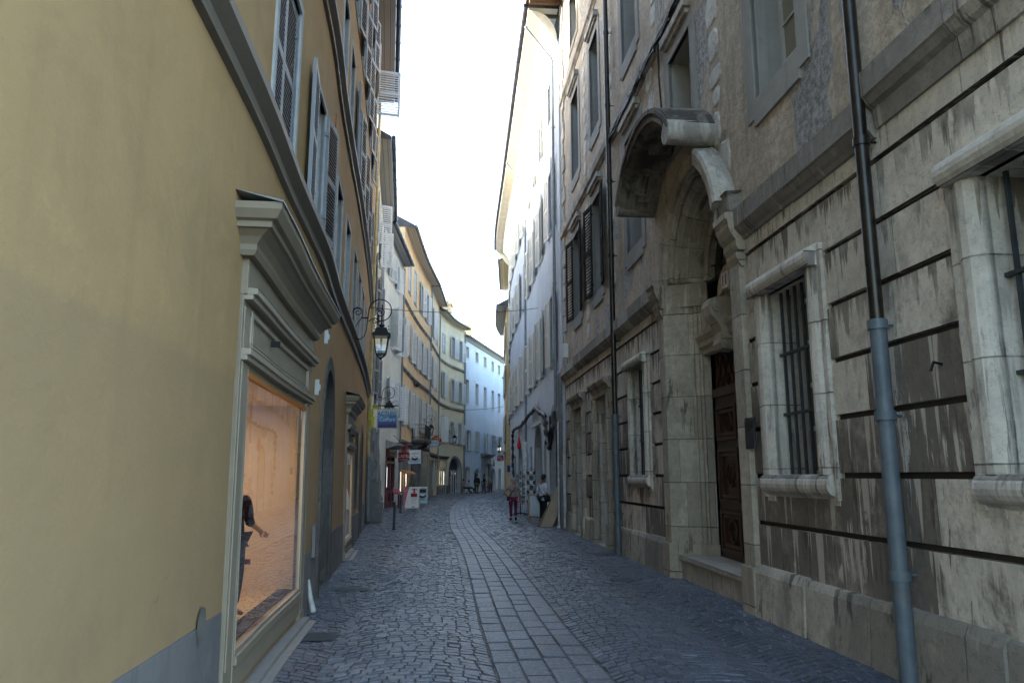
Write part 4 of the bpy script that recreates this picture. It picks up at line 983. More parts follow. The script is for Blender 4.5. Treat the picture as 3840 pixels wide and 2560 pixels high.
    # plinth
    for a, c in ((7.5, 14.55), (17.85, 21.9), (24.25, 25.8), (27.5, U1)):
        f = B.mb(); n = max(1, int((c - a) / 1.3)); rr = random.Random(int(a * 7))
        for i in range(n):
            e = rr.uniform(-.02, .02); f.sweep([(-.05, -.06), (.10 + e, -.06), (.085 + e, .2), (.075 + e, .50), (.05, .57 + e), (-.05, .585 + e)], a + (c - a) * i / n, a + (c - a) * (i + 1) / n - .003)
        B.part(f, 'plinth', 'stone_plinth')
    # quoins at the far corner
    f = B.mb()
    for i in range(24): f.box(U1 - (.42 if i % 2 else .62), U1 + .02, -.03, .05, 5.15 + i * .55, 5.15 + i * .55 + .5)
    B.part(f, 'quoin', 'stone_pale', None, .012)
    # eaves
    f = B.mb(); f.sweep([(-.02, 18.2), (1.25, 18.25), (1.25, 18.45), (-5, 21.5)], 7.5, U1 + .5, 0)
    for i in range(10, 40): f.box(.2 + i * .75, .34 + i * .75, -.02, 1.15, 18.02, 18.2)
    B.part(f, 'eaves', 'soffit_brown')
    # ground floor windows: bullnosed frames, grilles
    for a, c in wins:
        z0, z1 = 1.66, 3.8; e = .36
        prof = lambda s, u: [(u, -.05), (u, .015), (u + s * .03, .05), (u + s * .07, .085), (u + s * .13, .095), (u + s * .19, .07), (u + s * .215, .03), (u + s * .23, .03), (u + s * .28, .03), (u + s * .28, -.05)]
        f = B.mb(); f.vsweep(prof(-1, a), z0 - .0, z1); f.vsweep(prof(1, c), z0, z1)
        lp = [(-.05, z1), (.03, z1)] + [(.10 + .085 * math.cos(t), z1 + .1 + .1 * math.sin(t)) for t in [-1.9 + i * .42 for i in range(9)]] + [(.03, z1 + .24), (-.05, z1 + .26)]
        f.sweep(lp, a - .25, c + .25, 0, True, True)
        for u0, u1 in ((a - .32, a - .26), (c + .26, c + .32)): f.box(u0, u1, -.05, .04, z0 - .25, z1 + .22)
        su = B.part(f, 'window_surround', 'stone_frame')
        f = B.mb(); sp = [(-.42, z0), (.04, z0)] + [(.045 + .075 * math.cos(t), z0 - .10 + .105 * math.sin(t)) for t in [1.6 - i * .4 for i in range(9)]] + [(-.02, z0 - .26)]
        f.sweep(sp, a - .27, c + .27, 0, True, True); f.box(a - .3, a - .1, -.02, .012, z0 - .30, z0 - .2); f.box(c + .1, c + .3, -.02, .012, z0 - .30, z0 - .2); B.part(f, 'sill', 'stone_frame', su)
        f = B.mb(); f.box(a, a + .07, -.42, -.36, z0, z1); f.box(c - .07, c, -.42, -.36, z0, z1); f.box((a + c) / 2 - .05, (a + c) / 2 + .05, -.42, -.355, z0, z1)
        for k in range(5): f.box(a + .07, c - .07, -.41, -.365, z0 + k * .5, z0 + k * .5 + .05)
        wo = B.part(f, 'window', 'frame_grey', su)
        f = B.mb(); f.face([(a, -.4, z0), (c, -.4, z0), (c, -.4, z1), (a, -.4, z1)]); B.part(f, 'pane', 'pane_warm', su)
        f = B.mb(); n = 6
        for i in range(n): u = a + (c - a) * (i + .5) / n; f.box(u - .014, u + .014, -.145, -.117, z0, z1)
        for z in (z0 + .68, z0 + 1.38): f.box(a - .02, c + .02, -.155, -.105, z, z + .03)
        B.part(f, 'grille', 'iron_blue', su)
    # shop doorways of the far half
    for a, c in ((22.75, 24.05), (26.0, 27.35)):
        z1 = 3.58; f = B.mb()
        for s, u in ((-1, a), (1, c)):
            f.vsweep([(u, -.05), (u, .05), (u + s * .10, .05), (u + s * .10, .085), (u + s * .17, .085), (u + s * .17, .05), (u + s * .22, .05), (u + s * .22, .10), (u + s * .30, .10), (u + s * .32, -.05)], .56, z1)
            x0, x1 = sorted((u, u + s * .36)); f.box(x0, x1, -.05, .13, -.05, .56)
        f.box(a - .3, c + .3, -.05, .07, z1, z1 + .12)
        f.sweep([(-.03, z1 + .12), (.07, z1 + .13), (.09, z1 + .2), (.16, z1 + .24), (.2, z1 + .32), (.2, z1 + .36), (-.03, z1 + .4)], a - .36, c + .36)
        su = B.part(f, 'door_surround', 'stone_portal')
        f = B.mb(); f.box(a, a + .08, -.34, -.27, 0, z1); f.box(c - .08, c, -.34, -.27, 0, z1); f.box(a, c, -.34, -.27, 2.25, 2.36); f.box((a + c) / 2 - .03, (a + c) / 2 + .03, -.34, -.28, 0, 2.25)
        dr = B.part(f, 'door', 'frame_dark', su)
        f = B.mb(); f.face([(a, -.31, 0), (c, -.31, 0), (c, -.31, z1), (a, -.31, z1)]); B.part(f, 'pane', 'pane_pale', dr)
        f = B.mb(); f.box(a - .05, c + .05, -.35, .1, -.05, .02); B.part(f, 'doorstep', 'stone_step', su)
    # ---------------- the portal
    ZS = 4.96; RO = 1.49; D = .62; RI = 1.12
    f = B.mb()                               # archivolt rings stepping inwards
    f.asweep([(RO + .26, -.03), (RO + .26, .07), (RO + .02, .07), (RO, .04), (RO, .0), (RO - .06, -.03), (RO - .06, -.1), (RO - .10, -.16), (RO - .17, -.2), (RO - .17, -.3), (RO - .22, -.34), (RI + .1, -.5), (RI + .1, -.56), (RI, -.56), (RI, -D - .3)], PU, ZS, 0, math.pi, 40, caps=False)
    po = B.part(f, 'portal', 'stone_portal')
    for s, u in ((-1, PA), (1, PC)):       # splayed jambs with a pilaster moulding
        f = B.mb()
        e = lambda k: u - s * k
        f.vsweep([(u + s * .32, -.02), (u + s * .32, .07), (e(0), .07), (e(.03), .02), (e(.09), -.10), (e(.14), -.24), (e(.17), -.36), (e(.17), -.40), (e(.22), -.40), (e(.22), -.46), (e(.28), -.46), (e(.28), -.50), (e(.34), -.50), (e(.34), -D)], .55, ZS - .42)
        f.vsweep([(u + s * .36, -.02), (u + s * .36, .12), (e(.02), .12), (e(.07), .02), (e(.12), -.10), (e(.17), -.24), (e(.20), -.36), (e(.38), -.42), (e(.38), -D)], -.05, .55)
        f.vsweep([(u + s * .30, -.02), (u + s * .30, .06), (e(0), .06), (e(.04), .0), (e(.2), -.3), (e(.34), -.5), (e(.34), -D)], ZS - .42, ZS)
        B.part(f, 'jamb', 'stone_portal', po)
    f = B.mb()
    for s, u in ((-1, PA), (1, PC)):       # imposts
        x0, x1 = sorted((u + s * .42, u - s * .02)); f = B.mb()
        f.sweep([(-.03, ZS - .42), (.10, ZS - .42), (.13, ZS - .36), (.13, ZS - .28), (.18, ZS - .22), (.22, ZS - .12), (.23, ZS - .02), (.26, ZS), (.26, ZS + .08), (-.03, ZS + .1)], x0, x1)
        f.sweep([(-.02, ZS - .62), (.05, ZS - .62), (.11, ZS - .5), (.12, ZS - .44), (-.02, ZS - .43)], x0 + .06, x1 - .04)
        B.part(f, 'impost', 'stone_portal', po)
    f = B.mb(); f.box(PA - .40, PA + .02, -.02, .2, ZS + .1, ZS + .36); B.part(f, 'springer', 'stone_course', po, .05)
    ar = po
    for r_, w_, q_ in ((RO - .05, -.07, .055), (RI + .2, -.36, .05), (RI + .02, -.60, .045)):
        f = B.mb(); f.asweep([(r_ + q_ * math.cos(t), w_ + q_ * math.sin(t)) for t in [i * math.pi / 5 for i in range(11)]], PU, ZS, 0, math.pi, 40, caps=False, smooth=True); B.part(f, 'roll_moulding', 'stone_portal', ar)
    f = B.mb()                               # outer hood ring, broken at the left crown
    f.asweep([(RO - .02, .0), (RO - .02, .2), (RO + .04, .27), (RO + .22, .31), (RO + .28, .29), (RO + .30, .0)], PU, ZS - .06, math.pi - .98, math.pi - .22, 12)
    B.part(f, 'arch_hood', 'stone_pale', po)
    # projecting broken pediment: a curved slab with roll ends
    hc, hz, hr = 16.78, 5.36, 1.98
    f = B.mb(); a0, a1 = 0.66, math.pi - .66
    f.asweep([(hr - .16, -.03), (hr - .16, .30), (hr - .11, .42), (hr - .11, .58), (hr - .02, .66), (hr + .1, .70), (hr + .17, .70), (hr + .19, -.03)], hc, hz, a0, a1, 26)
    for e, rr in ((.70, hr + .12), (.66, hr - .0)): f.asweep([(rr - .035, e - .1), (rr - .035, e + .035), (rr + .035, e + .035), (rr + .035, e - .1)], hc, hz, a0, a1, 26)
    for k in range(6):
        t = a0 + (a1 - a0) * (k + .5) / 6; rr = hr - .19
        f.asweep([(rr - .03, .02), (rr - .03, .42), (rr + .05, .44), (rr + .05, .02)], hc, hz, t - .035, t + .035, 2)
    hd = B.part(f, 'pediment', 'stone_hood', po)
    f = B.mb()
    u = hc - hr * math.cos(a0); z = hz + hr * math.sin(a0)
    f.tube([(u + .02, -.05, z + .02), (u + .02, .72, z + .02)], .185, 16)
    B.part(f, 'roll_end', 'stone_pale', hd); f = B.mb()
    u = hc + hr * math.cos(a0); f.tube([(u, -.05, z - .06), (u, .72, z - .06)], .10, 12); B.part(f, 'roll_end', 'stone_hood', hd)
    # lintel, tympanum, scroll, number
    zl = 3.66; DW = 1.14
    f = B.mb(); f.sweep([(-D - .02, zl), (-D + .14, zl), (-D + .14, zl + .07), (-D + .2, zl + .12), (-D + .2, zl + .2), (-D + .26, zl + .28), (-D + .26, zl + .34), (-D - .02, zl + .36)], PU - 1.18, PU + 1.18)
    f.box(PU - 1.16, PU + 1.16, -D - .05, -D + .07, zl + .36, zl + .86); B.part(f, 'lintel', 'stone_portal', po)
    f = B.mb(); f.asweep([(.02, -D + .02), (.02, -D + .12), (.42, -D + .12), (.46, -D + .02)], PU, zl + .84, 0, math.pi, 16, caps=False)
    B.part(f, 'crest', 'stone_portal', po)
    f = B.mb()
    sp = [(-D + .1, zl - .12), (-D + .30, zl - .1), (-D + .34, zl - .02), (-D + .31, zl + .06), (-D + .30, zl + .16), (-D + .36, zl + .30), (-D + .46, zl + .42), (-D + .50, zl + .55), (-D + .46, zl + .66), (-D + .36, zl + .70), (-D + .1, zl + .70)]
    f.sweep(sp, PU - .17, PU + .17)
    for s in (-1, 1):
        for w_, z_, r_ in ((-D + .36, zl + .55, .09), (-D + .26, zl - .02, .05)): f.tube([(PU + s * .165, w_, z_), (PU + s * .195, w_, z_)], r_, 14); f.tube([(PU + s * .19, w_, z_), (PU + s * .215, w_, z_)], r_ * .45, 10)
    B.part(f, 'scroll_keystone', 'stone_portal', po)
    f = B.mb(); f.box(PU - .14, PU + .14, -D + .13, -D + .155, zl + .87, zl + 1.13); pl = B.part(f, 'number_plate', 'white_sign', po)
    T, N = R1.TN(PU); o = R1.P(PU, -D + .162, zl + 1.0); text_part('numerals', '11', 'ink_violet', pl, o, (-T.x, -T.y, 0), (0, 0, 1), .26, squash=.9)
    f = B.mb(); f.face([(PU + (RI + .1) * math.cos(t), -D - .12, ZS + (RI + .1) * math.sin(t)) for t in [math.pi * i / 20 for i in range(21)]] + [(PU - RI - .1, -D - .12, zl + .4), (PU + RI + .1, -D - .12, zl + .4)]); ft = B.part(f, 'fanlight', 'pane_void', po)
    f = B.mb()
    for i in range(7): t = math.pi * (i + .5) / 7; f.tube([(PU + .2 * math.cos(t), -D - .05, ZS + .2 * math.sin(t)), (PU + 1.1 * math.cos(t), -D - .05, ZS + 1.1 * math.sin(t))], .014, 5)
    for r_ in (.25, .65): f.tube([(PU + r_ * math.cos(t), -D - .05, ZS + r_ * math.sin(t)) for t in [math.pi * i / 16 for i in range(17)]], .014, 5)
    f.box(PU - 1.15, PU + 1.15, -D - .06, -D - .03, ZS - .06, ZS)
    B.part(f, 'fanlight_bars', 'iron', ft)
    # carved double door on a raised step
    dz = .36; f = B.mb(); f.box(PU - DW, PU + DW, -D - .1, -D - .03, dz, 3.02); f.box(PU - DW, PU + DW, -D - .1, -D + .02, 2.92, 3.06); f.box(PU - .05, PU + .05, -D - .04, -D + .03, dz, 2.92); f.box(PU - DW, PU + DW, -D - .12, -D - .06, 3.06, zl)
    dr = B.part(f, 'double_door', 'door_wood', po, .006)
    f = B.mb()
    for s in (-1, 1):
        for z0, z1 in ((dz + .12, dz + .75), (dz + .88, dz + 1.72), (dz + 1.85, dz + 2.4)):
            x0, x1 = sorted((PU + s * .14, PU + s * (DW - .16)))
            for k, e in ((0, .045), (.07, .025)):
                f.box(x0 + k, x0 + k + .05, -D - .03, -D + e, z0 + k, z1 - k); f.box(x1 - k - .05, x1 - k, -D - .03, -D + e, z0 + k, z1 - k); f.box(x0 + k + .05, x1 - k - .05, -D - .03, -D + e, z0 + k, z0 + k + .05); f.box(x0 + k + .05, x1 - k - .05, -D - .03, -D + e, z1 - k - .05, z1 - k)
            xm = (x0 + x1) / 2; zm = (z0 + z1) / 2; f.frus((xm, -D - .03, zm), (.17, .02), (xm, -D + .03, zm + .001), (.05, .02))
            f.tube([(xm + .15 * math.cos(t), -D + .0, zm + .18 * math.sin(t)) for t in [i * math.pi / 4 for i in range(9)]], .022, 6)
    B.part(f, 'door_panel', 'door_wood', dr)
    f = B.mb(); n = 9
    for i in range(n):
        u = PU - 1.05 + 2.1 * i / n
        f.tube([(u, -D - .04, 3.1), (u + .23, -D - .04, zl - .06)], .018, 5); f.tube([(u + .23, -D - .04, 3.1), (u, -D - .04, zl - .06)], .018, 5)
    B.part(f, 'transom_grille', 'door_wood', dr)
    f = MB(); q = R1.P(PU - .12, -D + .06, 1.35); f.ell(q, (.035, .035, .035)); B.part(f, 'door_knob', 'iron', dr)
    f = B.mb(); f.box(PA + .1, PC - .1, -D - .1, -.06, -.05, .29); f.box(PA + .06, PC - .06, -D - .1, -.01, .29, .365); B.part(f, 'doorstep', 'stone_step', po, .015)
    for s in (0,):
        f = B.mb(); f.box(PU - 1.3, PU + 1.3, -D - .35, -D - .13, 0, 6.6); B.part(f, 'portal_back', 'door_dark', po)
    # drainpipes
    for u in (11.33, 21.42):
        B.pipe(u, .14, 2.95, 17.8, .06, 'pipe_bronze', collars=(4.62, 6.6, 8.4, 10.3, 12.2, 14, 16)); B.pipe(u, .14, .0, 2.98, .069, 'pipe_blue', collars=(.85, 2.15, 2.93))
    B.pipe(U1 - .25, .1, .05, 3.0, .035, 'pipe_white')
    # cable bundle under the upper string course
    f = MB(); rr = random.Random(4)
    for k in range(4):
        pts = [R1.P(8 + i * .3, .10 + .03 * rr.random() + .01 * k, 9.42 + .05 * math.sin(i * .8 + k * 2) + .03 * rr.random()) for i in range(46)]; f.tube(pts, .017, 5)
    for i in range(14): q = R1.P(9 + i * .95, .13, 9.42); f.tube([q + Vector((0, 0, -.09)), q + Vector((0, .02, .08))], .03, 5)
    f.tube([R1.P(21.3, .14, 9.4), R1.P(21.5, .16, 9.15), R1.P(21.7, .14, 8.95), R1.P(21.9, .13, 9.3)], .014, 5)
    f.tube([R1.P(17.4, .1, 9.4), R1.P(17.5, .08, 8.8), R1.P(17.45, .06, 8.0), R1.P(17.4, .06, 7.4)], .018, 5)
    B.part(f, 'cable_bundle', 'cable')
    f = B.mb(); f.box(28.1, 28.3, .05, .2, 5.3, 5.75); B.part(f, 'junction_box', 'trim_white', None, .01)
    f = B.mb(); f.tube([(10.75, -.02, 2.5), (10.75, .07, 2.52), (10.75, .1, 2.45)], .012, 6); B.part(f, 'iron_hook', 'iron')
    return B
SH_ = stone_house()
f = MB(R1.P); f.box(14.16, 14.44, .075, .09, 1.98, 2.36)
for u in (14.19, 14.41):
    for z in (2.01, 2.33): f.tube([(u, .088, z), (u, .098, z)], .011, 8)
tag(f.build('wall_plaque', 'plaque', None, .003, R1.P(14.3, .08, 2.1)), 'small blank dark plaque screwed to pale stone right of the portal', 'plaque')
# --- long blue-grey house with the coved eaves
def cove_house():
    B = Bld('shuttered_house', 'tall blue-grey house with coved white eaves and three rows of cream shutters', R2, 'stucco_bluegrey', 'trim_grey')
    kw = dict(sur=.12, surm='stucco_bluegrey', sm='shutter_cream')
    cols = [1.7, 5.15, 8.2, 11.2, 14.2, 17.2, 20.2, 23.2, 26.2]
    for i, u in enumerate(cols):
        B.window(u, u + 1.15, 5.6, 8.1, .28, shut=(170, 172) if i not in (2, 5) else (170, 165), leafw=.72, **kw); B.window(u + .1, u + 1.25, 10.5, 12.95, .28, shut=(170, 172) if i != 4 else (0, 0), leafw=.72, **kw); B.window(u + .1, u + 1.25, 14.75, 16.6, .28, shut=(170, 172), leafw=.72, **kw)
    A = R2.at
    ua = A(2030, 1700)[0]; ub = A(2007, 1700)[0]
    B.opening(1.0, 3.3, .35, 3.9, .3, 1.0); B.opening(4.6, 5.5, 0, 3.0, .3); B.opening(6.4, 9.2, 0, 3.75, .4, 1.1); B.opening(10.6, 11.6, .8, 3.0, .3); B.opening(13.2, 14.6, 0, 2.9, .3); B.opening(16.5, 18.6, .6, 3.2, .3, .9); B.opening(21, 22.4, 0, 2.8, .3)
    B.wall(0, R2.len, -.06, 16.95); B.body(0, R2.len, 16.95)
    f = B.mb(); cv = [(-.02, 16.8), (.03, 16.8), (.03, 16.9)] + [(.03 + .87 * (1 - math.cos(t)), 16.9 + 1.1 * math.sin(t)) for t in [math.pi / 2 * i / 8 for i in range(1, 9)]] + [(1.05, 18.02), (1.05, 18.12)]
    f.sweep(cv, 0, R2.len, 0, True, True); B.part(f, 'cove', 'plaster_white')
    B.roof(0, R2.len, 18.1, 1.05, 'plaster_white', bands=.9)
    # drainpipes that swan-neck under the cove
    for u, m in ((.9, 'pipe_grey'), (13.0, 'pipe_grey')): B.pipe(u, .1, 2.9 if u > 5 else 3.9, 16.6, .055, m, collars=(5.2, 8.2, 11, 14), top=(1.05, 17.95))
    B.pipe(13.0, .12, .0, 3.3, .085, 'pipe_white', name='pipe_boot')
    for a, c, z, ri in ((6.4, 9.2, 3.75, 1.1), (1.0, 3.3, 3.9, 1.0), (16.5, 18.6, 3.2, .9)): arch_sur(B, a, c, z, ri, .25, 'stone_grey', .015)
    f = B.mb(); f.box(1.0, 3.3, -.3, -.26, .35, 3.9); f.box(1.0, 1.1, -.3, -.2, .35, 3.9); f.box(3.2, 3.3, -.3, -.2, .35, 3.9); f.box(1.0, 3.3, -.3, -.18, 2.35, 2.5); sw = B.part(f, 'shop_window', 'frame_dark')
    f = B.mb(); f.face([(1.1, -.25, .4), (3.2, -.25, .4), (3.2, -.25, 2.35), (1.1, -.25, 2.35)]); B.part(f, 'pane', 'pane_dark', sw)
    f = B.mb(); f.face([(1.1, -.25, 2.5), (3.2, -.25, 2.5), (3.2, -.25, 3.85), (1.1, -.25, 3.85)]); B.part(f, 'blind', 'pane_warm', sw)
    plain_door(B, 6.4, 9.2, 3.7, .4, 'door_dark', glaz='pane_dark'); plain_door(B, 13.2, 14.6, 2.9, .3, 'grey_door'); plain_door(B, 21, 22.4, 2.8, .3, 'door_dark'); plain_door(B, 4.6, 5.5, 3.0, .28, 'grey_door', leaves=1)
    B.window(10.6, 11.6, .8, 3.0, .3, hole=False, sill=False); B.window(16.5, 18.6, .6, 3.2, .3, hole=False, sill=False)
    f = B.mb(); f.box(0, .85, -.02, .04, 0, 5.0); B.part(f, 'stone_pier', 'stone_grey')
    return B
CH = cove_house()
def plank_house():
    B = Bld('plank_eaves_house', 'house with boarded wooden eaves between the coved house and the quoined house', R2b, 'stucco_bluegrey', 'trim_grey')
    for u in (1.5, 5.5):
        for z in (5.6, 10.4, 14.4): B.window(u, u + 1.1, z, z + 2.2, .25, shut=(170, 172), sm='shutter_cream', leafw=.7, sur=.1)
    B.wall(0, R2b.len, -.06, 17.4); B.body(0, R2b.len, 17.4); B.roof(0, R2b.len, 17.35, .78, 'soffit_wood', gut='gutter_grey')
plank_house()
def quoin_house():
    B = Bld('quoined_house', 'sand-yellow house with orange corner quoins where the street bends', R3, 'stucco_sand', 'trim_grey')
    for u in (1.5, 5, 9):
        for z in (4.6, 8.8, 12.6): B.window(u, u + 1.1, z, z + 2.2, .25, shut=(172, 172), sm='shutter_cream', leafw=.7, sur=.1)
    B.opening(1.4, 3.4, 0, 3.2, .3); B.opening(6, 7.6, 0, 2.8, .3)
    B.wall(0, R3.len, -.06, 15.9); B.body(0, R3.len, 15.9)
    plain_door(B, 1.4, 3.4, 3.2, .3, 'door_dark'); plain_door(B, 6, 7.6, 2.8, .3, 'door_dark')
    f = B.mb(); h = .79
    for i in range(20): f.box(-.03, .42 if i % 2 else .3, -.45, .02, i * h, i * h + h - .035)
    B.part(f, 'quoin', 'orange_quoin')
    f = B.mb(); f.sweep([(.03, 3.6), (.14, 3.66), (.14, 3.76), (.03, 3.8)], .0, R3.len); B.part(f, 'string_course', 'stucco_sand')
    B.roof(-.7, R3.len, 15.85, .75, 'soffit_blue', gut='gutter_grey')
    f = B.mb(); f.box(-.07, -.03, -.3, -.05, 1.95, 2.5); B.part(f, 'street_plate', 'ink_blue')
quoin_house()
B = Bld('bend_house', 'unseen grey-blue house round the bend, sized to shade the blue house', R4, 'stucco_bluegrey', 'trim_grey')  # out of view; height and cool colour chosen for light on the blue house
for u in (2, 6, 10, 15, 20, 25):
    for z in (4.6, 8.8): B.window(u, u + 1.1, z, z + 2.2, .25, sur=.1)
B.wall(0, R4.len, -.06, 11.5); B.body(0, R4.len, 11.5); B.roof(0, R4.len, 11.4, .6, gut='gutter_grey')
# ------------------------------------------------------------------ wall lanterns
def spiral(c, r0, r1, a0, a1, n=18):
    return [(c[0] + (r0 + (r1 - r0) * i / n) * math.cos(a0 + (a1 - a0) * i / n), 0, c[1] + (r0 + (r1 - r0) * i / n) * math.sin(a0 + (a1 - a0) * i / n)) for i in range(n + 1)]
LM = {}
def lantern_meshes():
    b = MB(); P = math.pi      # bracket: wall bar, S scroll, arm, big ring (local x runs out from the wall)
    b.tube([(0, 0, -.32), (0, 0, .32)], .011, 6)
    b.tube(spiral((.10, .22), .11, .02, P * 1.15, -P * 1.9, 24), .011, 6); b.tube(spiral((.10, .22), .11, .115, P * 1.1, -.35 * P * .2, 10), .012, 6)
    b.tube([(.21, 0, .20), (.2, 0, .10), (.15, 0, .02), (.05, 0, -.13), (.0, 0, -.25)], .01, 6)
    b.tube([(0, 0, -.22), (.02, 0, -.34), (.09, 0, -.42), (.19, 0, -.42), (.27, 0, -.34), (.31, 0, -.2), (.32, 0, -.08), (.34, 0, .02), (.33, 0, .12)], .011, 6)
    b.tube([(.18, 0, .09), (.34, 0, .085)], .018, 6)
    b.tube([(.33, 0, 0), (.35, 0, .2)] + spiral((.62, .28), .26, .26, P * .95, -P * .55, 24) + [(.62, 0, 0)], .013, 6)
    b.tube(spiral((.62, .22), .12, .02, P * .9, -P * 2.4, 30), .011, 6); b.tube([(.36, 0, 0), (.42, 0, .06), (.5, 0, .09), (.56, 0, .06)], .012, 6)
    b.tube(spiral((.5, -.0), .06, .015, P * .5, P * 2.6, 14), .009, 5)
    b.tube([(.66, 0, .42), (.66, 0, -.1)], .014, 6)
    br = b.mesh('bracket', mats=('iron',))
    b = MB(); c = (.66, 0, 0); z = -.62
    def fr(z0, s0, z1, s1): b.frus((c[0], 0, z0), (s0, s0), (c[0], 0, z1), (s1, s1))
    fr(z + .30, .21, z + .325, .215); fr(z + .325, .195, z + .345, .175); fr(z + .345, .165, z + .47, .115); fr(z + .47, .10, z + .49, .05); fr(z + .49, .045, z + .53, .06); fr(z + .53, .075, z + .55, .055); fr(z + .26, .205, z + .30, .2)
    for i in (-1, 1):
        for j in (-1, 1): b.tube([(c[0] + i * .155, j * .155, z + .47), (c[0] + i * .165, j * .165, z + .50)], .012, 5)
    rf = b.mesh('roof', mats=('iron',))
    b = MB()
    for i in (-1, 1):
        for j in (-1, 1):
            b.tube([(c[0] + i * .165, j * .165, z + .27), (c[0] + i * .12, j * .12, z - .1)], .014, 6); b.tube([(c[0] + i * .12, j * .12, z - .1), (c[0] + i * .10, j * .10, z - .16), (c[0] + i * .04, j * .04, z - .22), (c[0], 0, z - .235)], .013, 6)
    for s0, zz in ((.12, z - .1), (.10, z - .155)):
        for i in (-1, 1): b.box(c[0] - s0, c[0] + s0, i * s0 - .01, i * s0 + .01, zz - .012, zz + .012); b.box(c[0] + i * s0 - .01, c[0] + i * s0 + .01, -s0, s0, zz - .0121, zz + .0121)
    b.ell((c[0], 0, z - .245), (.03, .03, .035), 8, 6); b.tube([(c[0], 0, z + .26), (c[0], 0, z + .15)], .02, 6)
    cg = b.mesh('cage', mats=('iron',))
    b = MB()
    q0 = [(c[0] + i * .158, j * .158, z + .26) for i, j in ((-1, -1), (1, -1), (1, 1), (-1, 1))]; q1 = [(c[0] + i * .118, j * .118, z - .09) for i, j in ((-1, -1), (1, -1), (1, 1), (-1, 1))]
    for i in range(4): b.face([q0[i], q0[(i + 1) % 4], q1[(i + 1) % 4], q1[i]])
    gl = b.mesh('glass', mats=('glass',))
    return (('bracket', br), ('roof', rf), ('cage', cg), ('glass', gl))
LMS = lantern_meshes()
def lantern(px, py, fac, u, label, ang=None, s=1.0):
    """px,py: centre of the lantern body in the photograph, hung from facade point u"""
    T, N = fac.TN(u); w0 = fac.P(u, 0, 0); z = pos(px, py, w0.y)[2] + .45 * s
    o = Vector((w0.x, w0.y, z)); t = thing('wall_lantern', label, 'street lamp', o, 'wall lanterns along the street')
    X = Vector((N.x, N.y, 0))
    if ang is not None: X = Vector((math.cos(ang), math.sin(ang), 0))
    Y = Vector((0, 0, 1)).cross(X); m = Matrix(((X.x * s, Y.x * s, 0, o.x), (X.y * s, Y.y * s, 0, o.y), (0, 0, s, o.z), (0, 0, 0, 1)))
    for n, me in LMS: place(me, n, t, m)
    return t
lantern(1425, 1275, L1, 18.2, 'large black wall lantern on a scrolled bracket at the end of the ochre house', None, .92)
lantern(1459, 1535, L2, 5.2, 'black wall lantern hanging above the blue hairdresser sign', None, 1.0)
lantern(1619, 1610, L4, 11.0, 'black wall lantern beside the iron balcony of the orange house', None, 1.05)
lantern(1700, 1645, L5b, 4.5, 'black wall lantern between the shutters of the cream house', None, 1.0)
lantern(1854, 1680, L6, 12.4, 'farthest black wall lantern on the pale blue house above the red sign', None, 1.0)
# ------------------------------------------------------------------ hanging signs
def board(b, c, wd, ht, th=.05, m=0): b.box(c[0] - wd / 2, c[0] + wd / 2, c[1] - th / 2, c[1] + th / 2, c[2] - ht / 2, c[2] + ht / 2, m)
def corners(x0, y0, x1, y1, d):
    a, c = pos(x0, y0, d), pos(x1, y1, d); return Vector(((a.x + c.x) / 2, d, (a.z + c.z) / 2)), abs(c.x - a.x), abs(c.z - a.z)
XD, ZD = (1, 0, 0), (0, 0, 1)
def txt(n, s, m, par, c, dx, dz, size, **k): return text_part(n, s, m, par, (c[0] + dx, c[1] - .032, c[2] + dz), XD, ZD, size, **k)
c, wd, ht = corners(1416, 1533, 1490, 1606, 31.0)
t = thing('hanging_sign', 'blue hairdresser sign reading Coiffure in a pale metal frame', 'sign', c)
b = MB(); board(b, c, wd - .06, ht - .06, .05); b.build('panel', 'sign_gradient', t)
b = MB()
for s in (-1, 1): b.box(c.x + s * (wd / 2 - .015) - .02, c.x + s * (wd / 2 - .015) + .02, c.y - .04, c.y + .04, c.z - ht / 2, c.z + ht / 2); b.box(c.x - wd / 2, c.x + wd / 2, c.y - .039, c.y + .039, c.z + s * (ht / 2 - .015) - .02, c.z + s * (ht / 2 - .015) + .02)
b.build('frame', 'steel', t)
b = MB(); q = L2.P(4.4, 0, c.z + ht / 2 + .14); b.tube([(q.x - .05, c.y, q.z), (c.x + wd / 2 + .02, c.y, q.z)], .022, 6)
for s in (-.3, .3): b.tube([(c.x + s, c.y, q.z), (c.x + s, c.y, c.z + ht / 2)], .01, 5)
b.build('bracket', 'iron', t)
txt('lettering', 'ACTU', 'ink_blue', t, c, -.13, .20, .26, squash=.82); txt('lettering', "'ELLE", 'ink_blue', t, c, .25, .25, .13, squash=.7); txt('lettering', 'et LUI', 'ink_blue', t, c, .25, .14, .12, squash=.7)
txt('lettering', 'Coiffure', 'ink_white', t, c, 0, -.03, .24, squash=.82); txt('lettering', '04 79 85 74 55', 'ink_red', t, c, 0, -.25, .15, squash=.72)
b = MB(); b.tube([(c.x - .1, c.y - .035, c.z + .09), (c.x + .1, c.y - .035, c.z + .06), (c.x + .34, c.y - .035, c.z + .1)], .008, 5); b.build('underline', 'ink_blue', t)
